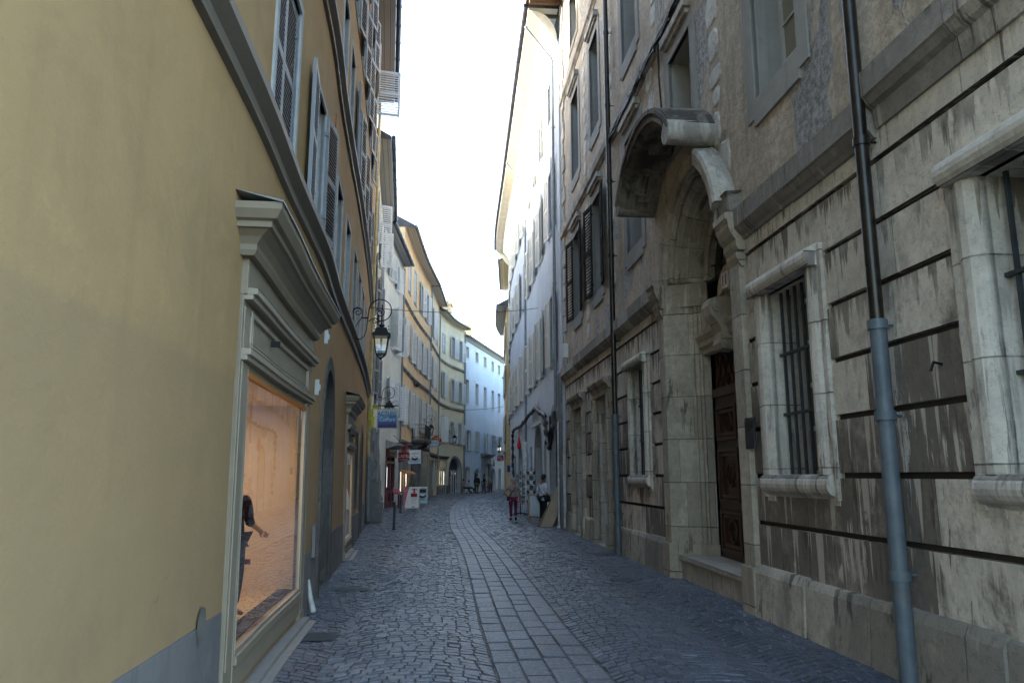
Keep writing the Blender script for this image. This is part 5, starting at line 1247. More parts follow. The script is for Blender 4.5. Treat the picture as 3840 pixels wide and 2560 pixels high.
def fleur(b, c, s, y, r=.035):
    """open lily ornament: centre petal, two curled side petals, collar"""
    f = lambda x, z: (c[0] + x * s, y, c[1] + z * s)
    b.tube([f(0, -.1), f(-.06, .12), f(-.05, .28), f(0, .45)], [r * s * 1.5, r * s * 2.2, r * s * 2.0, r * s * .5], 6); b.tube([f(0, -.1), f(.06, .12), f(.05, .28), f(0, .45)], [r * s * 1.5, r * s * 2.2, r * s * 2, r * s * .5], 6)
    for k in (-1, 1):
        b.tube([f(.03 * k, -.1), f(.1 * k, .1), f(.2 * k, .26), f(.33 * k, .3), f(.42 * k, .2), f(.4 * k, .08), f(.32 * k, .08)], [r * s * q for q in (1, 1.5, 1.9, 2, 1.7, 1.3, .9)], 6)
        b.tube([f(.02 * k, -.1), f(.08 * k, -.2), f(.2 * k, -.25), f(.24 * k, -.16), f(.18 * k, -.12)], [r * s * q for q in (1, 1.2, 1.2, 1, .8)], 6)
        b.tube([f(0, -.12), f(.1 * k, -.32), f(.25 * k, -.4), f(.36 * k, -.41)], [r * s * 1.6, r * s * 1.5, r * s, r * s], 6)
    b.tube([f(-.14, -.1), f(.14, -.1)], r * s * 1.4, 6)
# CASTEL
c, wd, ht = corners(1494, 1697, 1535, 1731, 41.5)
t = thing('hanging_sign', 'dark red estate agent sign topped by an iron lily ', 'sign', c)
b = MB(); n = 8; th = .02
top = [(c.x - wd / 2 + wd * i / n, c.z + ht / 2 + .05 * math.sin(math.pi * i / n)) for i in range(n + 1)]; bot = [(c.x - wd / 2 + wd * i / n, c.z - ht / 2 - .03 + .1 * math.sin(math.pi * .5 * i / n)) for i in range(n + 1)]
for i in range(n):
    for y in (c.y - th, c.y + th): b.face([(bot[i][0], y, bot[i][1]), (bot[i + 1][0], y, bot[i + 1][1]), (top[i + 1][0], y, top[i + 1][1]), (top[i][0], y, top[i][1])])
    b.face([(bot[i][0], c.y - th, bot[i][1]), (bot[i + 1][0], c.y - th, bot[i + 1][1]), (bot[i + 1][0], c.y + th, bot[i + 1][1]), (bot[i][0], c.y + th, bot[i][1])]); b.face([(top[i][0], c.y - th, top[i][1]), (top[i + 1][0], c.y - th, top[i + 1][1]), (top[i + 1][0], c.y + th, top[i + 1][1]), (top[i][0], c.y + th, top[i][1])])
b.build('panel', 'sign_red', t)
b = MB(); fleur(b, (c.x, c.z + ht / 2 + .26), .62, c.y); b.build('lily_ornament', 'sign_red', t)
b = MB(); q = L3.P(5.4, 0, c.z + ht / 2 + .55); b.tube([(q.x - .1, c.y, q.z), (c.x + .55, c.y, q.z)], .022, 6); b.tube([(q.x, c.y, q.z + .4), (q.x + .12, c.y, q.z + .36), (q.x + .3, c.y, q.z + .12), (q.x + .5, c.y, q.z)], .014, 5); b.build('bracket', 'iron', t)
txt('lettering', 'CASTEL', 'ink_white', t, c, 0, .06, .22, squash=.82); txt('lettering', 'IMMOBILIER', 'ink_grey', t, c, 0, -.13, .12, squash=.75)
# white cafe board
c, wd, ht = corners(1534, 1687, 1577, 1737, 46.5)
t = thing('hanging_sign', 'square white shop sign with script lettering and a patterned cup', 'sign', c)
b = MB(); board(b, c, wd, ht, .06); b.build('panel', 'white_sign', t, .02)
b = MB(); b.face([(c.x - wd / 2 + .03, c.y - .031, c.z - ht / 2 + .03), (c.x + wd / 2 - .03, c.y - .031, c.z - ht / 2 + .03), (c.x + wd / 2 - .03, c.y - .031, c.z - .1), (c.x - wd / 2 + .03, c.y - .031, c.z - .1)]); b.build('tint', 'sign_teal', t)
def cup(par, c, s, y):
    b = MB(); b.ell((c[0], y, c[1]), (.2 * s, .014, .13 * s), 14, 8); b.build('cup', 'ink_dark', par)
    b = MB(); b.ell((c[0], y - .006, c[1] + .045 * s), (.15 * s, .014, .06 * s), 14, 8); b.build('cup_rim', 'ink_white', par)
    rr = random.Random(2)
    b = MB()
    for i in range(9): b.ell((c[0] + rr.uniform(-.14, .14) * s, y - .012, c[1] - .045 * s + rr.uniform(-.03, .03)), (.024 * s, .008, .02 * s), 6, 4)
    b.build('cup_pattern', 'ink_red', par)
cup(t, (c.x, c.z - .09), 1.0, c.y - .036); txt('lettering', 'Facile Nº', 'ink_dark', t, c, .02, .2, .15, squash=.8, shear=.3)
b = MB(); q = L4.P(2.5, 0, c.z + ht / 2 + .1); b.tube([(q.x - .05, c.y, q.z), (c.x + wd / 2, c.y, q.z)], .02, 6); b.tube([(c.x - .2, c.y, q.z), (c.x - .2, c.y, c.z + ht / 2)], .01, 5); b.tube([(c.x + .2, c.y, q.z), (c.x + .2, c.y, c.z + ht / 2)], .01, 5); b.build('bracket', 'iron', t)
# round red sign
c, wd, ht = corners(1616, 1633, 1657, 1676, 60.0)
t = thing('hanging_sign', 'round dark red sign behind a grey board', 'sign', c)
b = MB(); b.tube([(c.x, c.y - .03, c.z), (c.x, c.y + .03, c.z)], wd / 2, 24); b.build('panel', 'sign_red', t)
txt('lettering', "L'ART", 'ink_cream', t, c, .0, .2, .3, squash=.8); txt('lettering', 'du BAIN', 'ink_cream', t, c, .16, -.12, .2, squash=.7)
b = MB(); q = L4.P(14.2, 0, c.z); b.tube([(L5a.P(1, 0, 0).x - .05, c.y, c.z + .48), (c.x + .4, c.y, c.z + .48)], .02, 6); b.build('bracket', 'iron', t)
c, wd, ht = corners(1611, 1649, 1645, 1678, 57.0)
t = thing('hanging_sign', 'small grey rectangular sign lettered for a funeral parlour', 'sign', c)
b = MB(); board(b, c, wd, ht, .05); b.build('panel', 'sign_grey', t, .008)
txt('lettering', 'POMPES', 'ink_white', t, c, 0, .16, .17, squash=.85); txt('lettering', 'FUNEBRES', 'ink_white', t, c, 0, -.05, .17, squash=.75); txt('lettering', 'marbrerie', 'ink_white', t, c, 0, -.23, .1, squash=.8)
b = MB(); b.tube([(L4.P(13, 0, 0).x - .05, c.y, c.z + ht / 2 + .06), (c.x + wd / 2, c.y, c.z + ht / 2 + .06)], .018, 6); b.tube([(c.x - .2, c.y, c.z + ht / 2 + .06), (c.x - .2, c.y, c.z + ht / 2)], .01, 5); b.tube([(c.x + .2, c.y, c.z + ht / 2 + .06), (c.x + .2, c.y, c.z + ht / 2)], .01, 5); b.build('bracket', 'iron', t)
c, wd, ht = corners(1865, 1707, 1888, 1728, 70.0)
t = thing('hanging_sign', 'bright red square sign on a long bracket from the quoined house', 'sign', c)
b = MB(); board(b, c, wd, ht, .06); b.build('panel', 'sign_crimson', t, .006)
txt('lettering', 'Sylvain', 'ink_white', t, c, -.08, .15, .16, squash=.8); txt('lettering', 'Thomas', 'ink_white', t, c, -.05, .02, .16, squash=.8); txt('lettering', 'opticien', 'ink_white', t, c, -.04, -.11, .1, squash=.8)
b = MB(); b.box(c.x + .1, c.x + .2, c.y - .045, c.y - .03, c.z - .2, c.z - .14); b.build('emblem', 'ink_white', t)
zz = pos(1870, 1692, 70)[2]; b = MB(); b.tube([(c.x - .35, c.y, zz), (R3.P(8, 0, 0).x + .1, c.y, zz)], .025, 6); b.tube([(c.x - .1, c.y, zz), (R3.P(8, 0, 0).x + .05, c.y, zz - .35)], .014, 5)
for s in (-.2, .2): b.tube([(c.x + s, c.y, zz), (c.x + s, c.y, c.z + ht / 2)], .01, 5)
b.build('bracket', 'iron', t)
# wall posters of the souvenir shop
for px0, px1, py0, py1, lb in ((1997, 2031, 1555, 1615, 'larger pale wall banner with faded red and brown figures above the arched door'), (1943, 1962, 1600, 1660, 'smaller pale wall banner with red and brown figures next to the white downpipe')):
    ua, za = R2.at(px1, py0); ub, zb = R2.at(px0, py1); b = MB(R2.P); b.box(ua, ub, .02, .05, min(za, zb) + .1, max(za, zb) - .15)
    o = R2.P(ua, .03, zb); t = thing('wall_banner', lb, 'banner', o); b.build('panel', 'paper', t)
    rr = random.Random(int(px0)); b = MB(R2.P)
    for i in range(6):
        u = ua + (ub - ua) * (.1 + .13 * i); z0 = min(za, zb) + .25 + rr.random() * .2; b.face([(u, .054, z0), (u + .18, .054, z0), (u + .25, .054, z0 + .5), (u + .1, .054, z0 + .75), (u - .02, .054, z0 + .4)])
        if i == 2: b.build('figure', 'ink_red', t); b = MB(R2.P)
    b.build('figure', 'card_b', t)
# black hose garland framing that shop
A2 = R2.at
gp = [(2077, 1680), (2066, 1640), (2062, 1600), (2059, 1560), (2055, 1552), (2040, 1548), (2028, 1538), (2021, 1528), (2015, 1538), (2003, 1550), (1990, 1560), (1985, 1575), (1975, 1582), (1968, 1595), (1955, 1602), (1945, 1605), (1936, 1612), (1930, 1630), (1924, 1660), (1922, 1690), (1927, 1730), (1934, 1760), (1937, 1800), (1936, 1840)]
pts = []
for px, py in gp:
    u, z = A2(px, py); pts.append(R2.P(min(u, 21.5), .16, z))
for i in range(2):
    q = []
    for a, c in zip(pts, pts[1:]):
        q += [a * .75 + c * .25, a * .25 + c * .75]
    pts = [pts[0]] + q + [pts[-1]]
o = R2.P(8, .16, 4.6); t = thing('fabric_garland', 'twisted black cloth garland framing the souvenir shop front', 'garland', o)
rr = random.Random(1); b = MB(); b.tube([p + Vector((rr.uniform(-.02, .02), 0, rr.uniform(-.03, .03))) for p in pts], [.07 + .03 * math.sin(i * 1.9) for i in range(len(pts))], 7); b.build('twisted_cloth', 'cable', t)
lp = [R2.P(A2(px, py)[0], .14, A2(px, py)[1]) for px, py in ((2077, 1680), (2086, 1640), (2088, 1605), (2084, 1595), (2078, 1610), (2074, 1640), (2077, 1680))]
b = MB(); b.tube(lp, .05, 7); b.tube([R2.P(A2(2073, 1560)[0], .1, A2(2073, 1560)[1]), lp[0]], .04, 6); b.build('hanging_loop', 'cable', t)
# red folded parasol hanging from the pipe, white post at the stone corner
u, z = A2(1972, 1655); o = R2.P(u, .35, z); b = MB(); b.lathe([(.01, .32), (.04, .22), (.07, .02), (.10, -.22), (.07, -.36), (.02, -.4)], o, 9)
t = thing('folded_parasol', 'bright red folded cloth hung on the downpipe of the souvenir shop', 'parasol', o); b.build('cloth', 'red_cloth', t); b = MB(); b.tube([o + Vector((0, 0, .3)), o + Vector((0, 0, -.9))], .015, 6); b.build('pole', 'iron', t)
u, z = R1.at(2112, 1900); o = R1.P(u - .1, .16, 0); b = MB(); b.tube([o, o + Vector((0, 0, 3.4))], .03, 8); b.lathe([(.07, 0), (.07, .04), (.03, .1)], o, 10)
tag(b.build('post', 'pipe_white', None, 0, o), 'slim white post standing at the far corner of the stone mansion', 'post')
# yellow-green cloth tied to the yellow drainpipe
o = L1.P(L1.len - .12, .25, pos(1396, 1560, 26)[2]); rr = random.Random(9); b = MB()
for i in range(5):
    x = o.x - .1 + rr.random() * .1; zz = o.z + .25 - i * .1; w_ = .05 + rr.random() * .05
    b.face([(x - w_, o.y - .1, zz), (x + w_, o.y - .12, zz + .1), (x + w_ * .8, o.y - .16, zz - .2), (x - w_ * .3, o.y - .1, zz - .32)])
b.face([(o.x - .05, o.y - .12, o.z + .42), (o.x + .3, o.y - .15, o.z + .38), (o.x + .22, o.y - .12, o.z + .33), (o.x - .05, o.y - .1, o.z + .28)])
tag(b.build('cloth_ribbon', 'yellow_cloth', None, 0, o), 'torn yellow-green cloth tied high on the yellow drainpipe', 'ribbon')
# ------------------------------------------------------------------ pavement boards
def aboard(name, label, px0, px1, ptop, pbase, front, lean=.16, curve=False):
    o = gpos((px0 + px1) / 2, pbase); y = o.y; s = F / 1.0; a = pos(px0, pbase, y); c_ = pos(px1, pbase, y); wd = c_.x - a.x; zt = pos(px0, ptop, y + lean)[2]
    t = thing(name, label, 'pavement sign', o); zb = .12
    def sheet(y0, y1, x0f, mat, nm):
        b = MB(); n = 8
        for i in range(n):
            k0, k1 = i / n, (i + 1) / n
            L = lambda k: o.x - wd / 2 + (.30 * wd * (k ** 1.6) if curve else 0); Rr = o.x + wd / 2
            for d in (0, .025):
                b.face([(L(k0), y0 + (y1 - y0) * k0 + d, zb + (zt - zb) * k0), (Rr, y0 + (y1 - y0) * k0 + d, zb + (zt - zb) * k0), (Rr, y0 + (y1 - y0) * k1 + d, zb + (zt - zb) * k1), (L(k1), y0 + (y1 - y0) * k1 + d, zb + (zt - zb) * k1)])
            for X in (lambda k: L(k), lambda k: Rr): b.face([(X(k0), y0 + (y1 - y0) * k0, zb + (zt - zb) * k0), (X(k0), y0 + (y1 - y0) * k0 + .025, zb + (zt - zb) * k0), (X(k1), y0 + (y1 - y0) * k1 + .025, zb + (zt - zb) * k1), (X(k1), y0 + (y1 - y0) * k1, zb + (zt - zb) * k1)])
        return b.build(nm, mat, t)
    p = sheet(y, y + lean, 0, front, 'front_panel'); sheet(y + .55, y + lean + .06, 0, front, 'back_panel')
    for x in (o.x - wd / 2 + .04, o.x + wd / 2 - .04):
        for yy in (y + .012, y + .56): b = MB(); b.tube([(x, yy, .0), (x, yy, .16)], .02, 6); b.build('leg', 'steel', t)
    at = lambda k, dx: (o.x + dx, y + lean * k - .012, zb + (zt - zb) * k)
    return t, at, wd, zt
t, at, wd, zt = aboard('pavement_sign', 'white estate agent pavement board with a red lily and arrow', 1517, 1568, 1825, 1914, 'white_sign', curve=True)
tn = Vector((0, .16, zt - .12)).normalized()
def tx(s, m, k, dx, size, sq=.8): return text_part('lettering', s, m, t, at(k, dx), XD, tn, size, squash=sq)
b = MB(); q = at(.82, .1); fleur(b, (q[0], q[2]), .3, q[1] - .0, .03); b.build('lily_ornament', 'sign_red', t)
b = MB(); q = at(.62, .1); b.box(q[0] - .15, q[0] + .15, q[1] - .012, q[1] + .0, q[2] - .09, q[2] + .08); b.build('badge', 'sign_red', t)
tx('CASTEL', 'ink_white', .625, .1, .1); tx('ACHAT VENTE', 'ink_grey', .48, .09, .06); tx('LOCATION', 'ink_grey', .42, .09, .06); tx('GESTION', 'ink_grey', .36, .09, .06); tx('←', 'ink_dark', .06, .1, .16); tx('A 20 METRES', 'ink_grey', .24, .08, .05)
b = MB(); q0, q1 = at(.05, -wd / 2 + .02), at(1, -wd / 2 + .28 * wd)
b.face([(q0[0] - .12, q0[1] + .06, q0[2]), (q0[0], q0[1] + .04, q0[2]), (q1[0] - .02, q1[1] + .04, q1[2]), (q1[0] - .26, q1[1] + .06, q1[2])]); b.build('side_stripe', 'pink', t)
b = MB(); q = at(.07, .1); b.box(q[0] - .07, q[0] + .07, q[1] - .006, q[1], q[2] - .012, q[2] + .012); b.frus((q[0] - .06, q[1] - .003, q[2] - .045), (.008, .003), (q[0] - .09, q[1] - .003, q[2]), (.008, .003)); b.build('arrow', 'ink_dark', t)
t, at, wd, zt = aboard('pavement_sign', 'pale blue pavement board with a patterned cup behind the lily board', 1567, 1600, 1824, 1894, 'sign_teal')
tn = Vector((0, .16, zt - .12)).normalized()
b = MB(); q = at(.78, 0); b.box(q[0] - wd * .38, q[0] + wd * .38, q[1] - .012, q[1], q[2] - .14, q[2] + .08); b.build('picture', 'ink_dark', t)
cup(t, (at(.45, 0)[0], at(.45, 0)[2]), 1.0, at(.45, 0)[1] - .02); tx('Facile', 'ink_dark', .95, 0, .13); tx('À table!', 'ink_dark', .22, 0, .13)
b = MB(); q = at(.97, 0); b.box(q[0] - wd * .45, q[0] + wd * .45, q[1] - .006, q[1] + .002, q[2] - .1, q[2] + .03); b.build('header', 'white_sign', t)
# chalkboard easel of the souvenir shop
o = gpos(2010, 1958); x0, x1 = pos(1983, 1958, o.y).x, pos(2043, 1958, o.y).x; zt = pos(2010, 1852, o.y)[2]
t = thing('chalkboard_easel', 'blank grey chalkboard easel in a wooden frame by the cardboard', 'chalkboard', o)
def sl(x, k, d=0): return (x, o.y + .18 * k + d, zt * k)
b = MB()
for x in (x0, x1): b.tube([sl(x, 0), sl(x, 1)], .035, 4)
for k in (.22, .98): b.tube([sl(x0, k), sl(x1, k)], .033, 4)
b.build('frame', 'wood_pale', t)
b = MB(); b.face([sl(x0, .24), sl(x1, .24), sl(x1, .97), sl(x0, .97)]); b.face([sl(x0, .24, .02), sl(x1, .24, .02), sl(x1, .97, .02), sl(x0, .97, .02)]); b.build('board', 'chalkboard', t)
for x in (x0 + .05, x1 - .05): b = MB(); b.tube([sl(x, .95, .04), (x, o.y + .62, 0)], .022, 4); b.build('back_leg', 'wood_pale', t)
# folded cardboard leaning on the wall
def sheet(label, base, wd, L, dirx, topw, th=.03, mat='card_a', rot=0.0):
    """base: px of lower-left corner on the ground; leans back towards the wall"""
    o = gpos(*base); d = Vector(topw) ; side = Vector((math.cos(rot), math.sin(rot), 0)) * wd; nrm = side.cross(d).normalized() * th
    b = MB(); a = [o, o + side, o + side + d, o + d]; c_ = [p + nrm for p in a]
    b.face([tuple(p) for p in a]); b.face([tuple(p) for p in c_])
    for i in range(4): b.face([tuple(a[i]), tuple(a[(i + 1) % 4]), tuple(c_[(i + 1) % 4]), tuple(c_[i])])
    for k in (.33, .62): q = o + d * k - nrm * .12; b.face([tuple(q), tuple(q + side), tuple(q + side + d * .006), tuple(q + d * .006)])
    tag(b.build('cardboard_sheet', mat, None, 0, o), label, 'cardboard', 'flattened cartons leaning by the shop')
sheet('long pale flattened carton leaning in front of the others', (2025, 1976), .40, 2, 1, (.62, .35, 1.36), mat='card_a')
sheet('narrow brown flattened carton leaning behind the chalkboard legs', (2013, 1974), .16, 1, 1, (.50, .45, .86), mat='card_b')
sheet('short brown flattened carton nearest the stone corner', (2080, 1972), .28, 1, 1, (.14, .3, .82), mat='card_b', rot=.35)
sheet('middle brown flattened carton half hidden by the long pale one', (2066, 1971), .30, 1, 1, (.22, .32, .84), mat='card_b', rot=.2)
sheet('greyish flattened carton standing behind the long pale one', (2055, 1962), .45, 1, 1, (.12, .22, 1.02), mat='card_a', rot=.3)
# postcard racks
def rack(label, px, pbase, ptop, y=None, wheels=True, bright=True, seed=1):
    o = gpos(px, pbase); zt = pos(px, ptop, o.y)[2]; rr = random.Random(seed)
    t = thing('postcard_rack', label, 'postcard rack', o, 'postcard racks of the souvenir shop')
    b = MB(); b.tube([o + Vector((0, 0, .08)), o + Vector((0, 0, zt))], .022, 8)
    for i in range(5):
        a = i * 2 * math.pi / 5 + .3; e = o + Vector((math.cos(a) * .3, math.sin(a) * .3, .06)); b.tube([o + Vector((0, 0, .1)), e], .022, 6); b.ell(e + Vector((0, 0, -.025)), (.035, .035, .035), 6, 5)
    b.build('stand', 'rubber', t)
    b = MB()
    for i in range(6):
        a = i * math.pi / 3; p = Vector((math.cos(a) * .16, math.sin(a) * .16, 0)); b.tube([o + p + Vector((0, 0, .45)), o + p + Vector((0, 0, zt - .08))], .006, 4)
    for z in [.45 + i * (zt - .55) / 7 for i in range(8)]: b.tube([o + Vector((math.cos(a) * .16, math.sin(a) * .16, z)) for a in [i * math.pi / 6 for i in range(13)]], .006, 4)
    b.build('wire_frame', 'chrome', t)
    n = 7
    for i in range(n):
        z = .5 + (zt - .62) * i / n; h = (zt - .62) / n * .72
        for k in range(6):
            a = k * math.pi / 3 + math.pi / 6; c_ = Vector((math.cos(a), math.sin(a), 0)); s_ = Vector((-math.sin(a), math.cos(a), 0)) * .068
            p = o + c_ * .15 + Vector((0, 0, z)); q = p + c_ * .045 + Vector((0, 0, h)); b = MB(); b.face([tuple(p - s_), tuple(p + s_), tuple(q + s_), tuple(q - s_)])
            b.face([tuple(p - s_ - c_ * .03), tuple(p + s_ - c_ * .03), tuple(q + s_ - c_ * .03), tuple(q - s_ - c_ * .03)])
            m = ('paper' if (i + k) % 2 == 0 else 'postcard_1') if bright else 'postcard_%d' % rr.choice((0, 0, 2, 3, 4, 5, 5))
            b.build('postcard', m, t)
rack('tall postcard rack with rows of white and black cards', 1992, 1933, 1750, bright=True)
rack('postcard rack with colourful cards on a wheeled black stand', 1952, 1930, 1765, bright=False, seed=4)
# bollards and tape on the left
BO = []
for px, pb, pt_, lb in ((1477, 1985, 1874, 'slim dark steel bollard nearest on the left'), (1502, 1922, 1849, 'slim dark steel bollard beside the lily pavement board')):
    o = gpos(px, pb); zt = pos(px, pt_, o.y)[2]; t = thing('bollard', lb, 'bollard', o, 'steel bollards on the left'); BO.append((o, zt))
    b = MB(); b.lathe([(.001, 0), (.06, 0), (.06, .02), (.04, .04), (.038, zt - .06)], o, 12); b.build('shaft', 'iron_blue', t); b = MB(); b.lathe([(.038, zt - .06), (.042, zt - .05), (.042, zt - .02), (.03, zt), (.001, zt)], o, 12); b.build('cap', 'steel', t)
o = gpos(1494, 1905); t = thing('display_stand', 'low red stand with a pink printed cloth by the red door', 'stand', o)
b = MB(); b.box(o.x - .03, o.x + .03, o.y - .03, o.y + .03, 0, .75); b.box(o.x - .28, o.x + .08, o.y - .02, o.y + .02, .72, .76); b.build('post', 'red_paint', t)
b = MB(); b.grid([[(o.x - .3 + i * .06, o.y - .03 - .02 * math.sin(i * 1.3), .78 + .28 * k - .02 * i) for i in range(7)] for k in (0, 1)]); b.build('cloth', 'pink', t)
o = gpos(1535, 1888); t = thing('potted_plant', 'leafy plant in a dark tub behind the lily board', 'plant', o); b = MB(); b.lathe([(.001, 0), (.2, 0), (.26, .45), (.22, .45), (.2, .38), (.001, .38)], o, 14); b.build('tub', 'iron', t)
b = MB(); rr = random.Random(6); b2 = MB()
for i in range(9):
    a = rr.random() * 6.28; r_ = .1 + rr.random() * .35; tip = o + Vector((math.cos(a) * r_, math.sin(a) * r_, .8 + rr.random() * .6)); b.tube([o + Vector((0, 0, .4)), (o + tip) / 2 + Vector((0, 0, .35)), tip], .008, 4)
    for k in range(16):
        p = tip + Vector((rr.gauss(0, .1), rr.gauss(0, .1), rr.gauss(-.05, .12))); d = .05; e = Vector((rr.uniform(-1, 1), rr.uniform(-1, 1), rr.uniform(-.6, .6))).normalized() * d; f_ = Vector((rr.uniform(-1, 1), rr.uniform(-1, 1), rr.uniform(-1, 1))).normalized() * d * .5
        b2.face([tuple(p - e), tuple(p + f_), tuple(p + e), tuple(p - f_)])
b.build('stem', 'leaf', t); b2.build('foliage', 'leaf_light', t)
o = gpos(1510, 1890) + Vector((-.1, 0, 0)); t = thing('display_table', 'brown wooden display table under the lit window of the orange house', 'table', o); b = MB(); b.box(o.x - .35, o.x + .35, o.y - .25, o.y + .25, .68, .74); b.build('tabletop', 'card_b', t)
for i in (-1, 1):
    for j in (-1, 1): b = MB(); b.box(o.x + i * .3 - .03, o.x + i * .3 + .03, o.y + j * .2 - .03, o.y + j * .2 + .03, 0, .68); b.build('leg', 'card_b', t)
# covers and gratings in the paving
def cover(label, px, py, w_, d_, n, round_=False, name='drain_grate', rot=0):
    o = gpos(px, py); o.z = .012; b = MB(); z = .008; cr, sr = math.cos(rot), math.sin(rot)
    def q(x, y, zz): return (o.x + x * cr - y * sr, o.y + x * sr + y * cr, zz)
    if round_:
        b.lathe([(.001, z), (w_ / 2 - .03, z), (w_ / 2 - .03, z + .004), (w_ / 2, z + .004), (w_ / 2, -.02)], (o.x, o.y, 0), 28)
        for i in range(-4, 5): b.box(o.x - w_ * .4, o.x + w_ * .4, o.y + i * w_ * .09 - .012, o.y + i * w_ * .09 + .012, z - .002, z + .006)
    else:
        for i in range(n + 1):
            y = -d_ / 2 + d_ * i / n
            b.face([q(-w_ / 2, y - .011, z), q(w_ / 2, y - .011, z), q(w_ / 2, y + .011, z), q(-w_ / 2, y + .011, z)])
            x = -w_ / 2 + w_ * i / n; b.face([q(x - .011, -d_ / 2, z - .002), q(x + .011, -d_ / 2, z - .002), q(x + .011, d_ / 2, z - .002), q(x - .011, d_ / 2, z - .002)])
        b.face([q(-w_ / 2, -d_ / 2, .003), q(w_ / 2, -d_ / 2, .003), q(w_ / 2, d_ / 2, .003), q(-w_ / 2, d_ / 2, .003)], 1)
    tag(b.build(name, ('iron_blue', 'iron'), None, 0, o), label, 'drain cover')
cover('square iron drain grating in front of the lit shop window', 1183, 2387, .40, .40, 9, rot=.1); cover('small iron drain grating near the arched door of the ochre house', 1325, 2208, .45, .3, 7)
cover('flat iron cover plate in the paving close to the far drainpipe of the mansion', 2272, 2076, .45, .5, 8, name='cover_plate'); cover('round iron manhole lid in the paving before the portal step', 2332, 2173, .42, .42, 0, True, 'manhole_lid')
cover('narrow iron grating at the foot of the nearest bollard', 1500, 1993, .5, .3, 6, name='drain_grate'); cover('narrow iron grating beyond the nearest bollard', 1510, 1965, .5, .3, 6, name='drain_grate')
# overhead wires
for (a, c_, lb) in ((L1.P(24.5, .1, pos(1440, 1230, 24)[2] + .2), R2.P(6.5, .1, 8.6), 'thin wire strung high across the street beside the first lantern'), (L5b.P(1.0, .1, 7.6), R3.P(6, .1, 7.9), 'thin wire strung across the far end of the street'), ):
    b = MB(); b.tube([a.lerp(c_, k / 16) + Vector((0, 0, -.18 * 4 * (k / 16) * (1 - k / 16))) for k in range(17)], .012 if a.y < 40 else .02, 5); tag(b.build('overhead_wire', 'cable_thin', None, 0, a), lb, 'wire')
# ------------------------------------------------------------------ people
def skin_mesh(nodes, edges, radii, sub=2):
    me = bpy.data.meshes.new('tmp'); me.from_pydata([tuple(n) for n in nodes], edges, []); ob = bpy.data.objects.new('tmp', me); col.objects.link(ob)
    m = ob.modifiers.new('Skin', 'SKIN'); m.use_smooth_shade = True; m.branch_smoothing = .6
    for v, r_ in zip(me.skin_vertices[0].data, radii): v.radius = r_ if isinstance(r_, tuple) else (r_, r_)
    me.skin_vertices[0].data[0].use_root = True
    s = ob.modifiers.new('Sub', 'SUBSURF'); s.levels = sub; s.render_levels = sub
    dg = bpy.context.evaluated_depsgraph_get(); out = bpy.data.meshes.new_from_object(ob.evaluated_get(dg)); bpy.data.objects.remove(ob); bpy.data.meshes.remove(me); return out
BASE = dict(pel=(0, 0, .95), wai=(0, 0, 1.08), che=(0, .01, 1.28), nek=(0, 0, 1.45), hd0=(0, .01, 1.55), hd1=(0, .02, 1.64), hd2=(0, .01, 1.72))
for s, k in ((-1, 'l'), (1, 'r')):
    BASE.update({'sh' + k: (.175 * s, 0, 1.39), 'el' + k: (.235 * s, -.02, 1.10), 'wr' + k: (.25 * s, .06, .86), 'hip' + k: (.09 * s, 0, .90), 'kn' + k: (.10 * s, .02, .50), 'an' + k: (.10 * s, -.03, .09), 'to' + k: (.12 * s, .13, .035)})
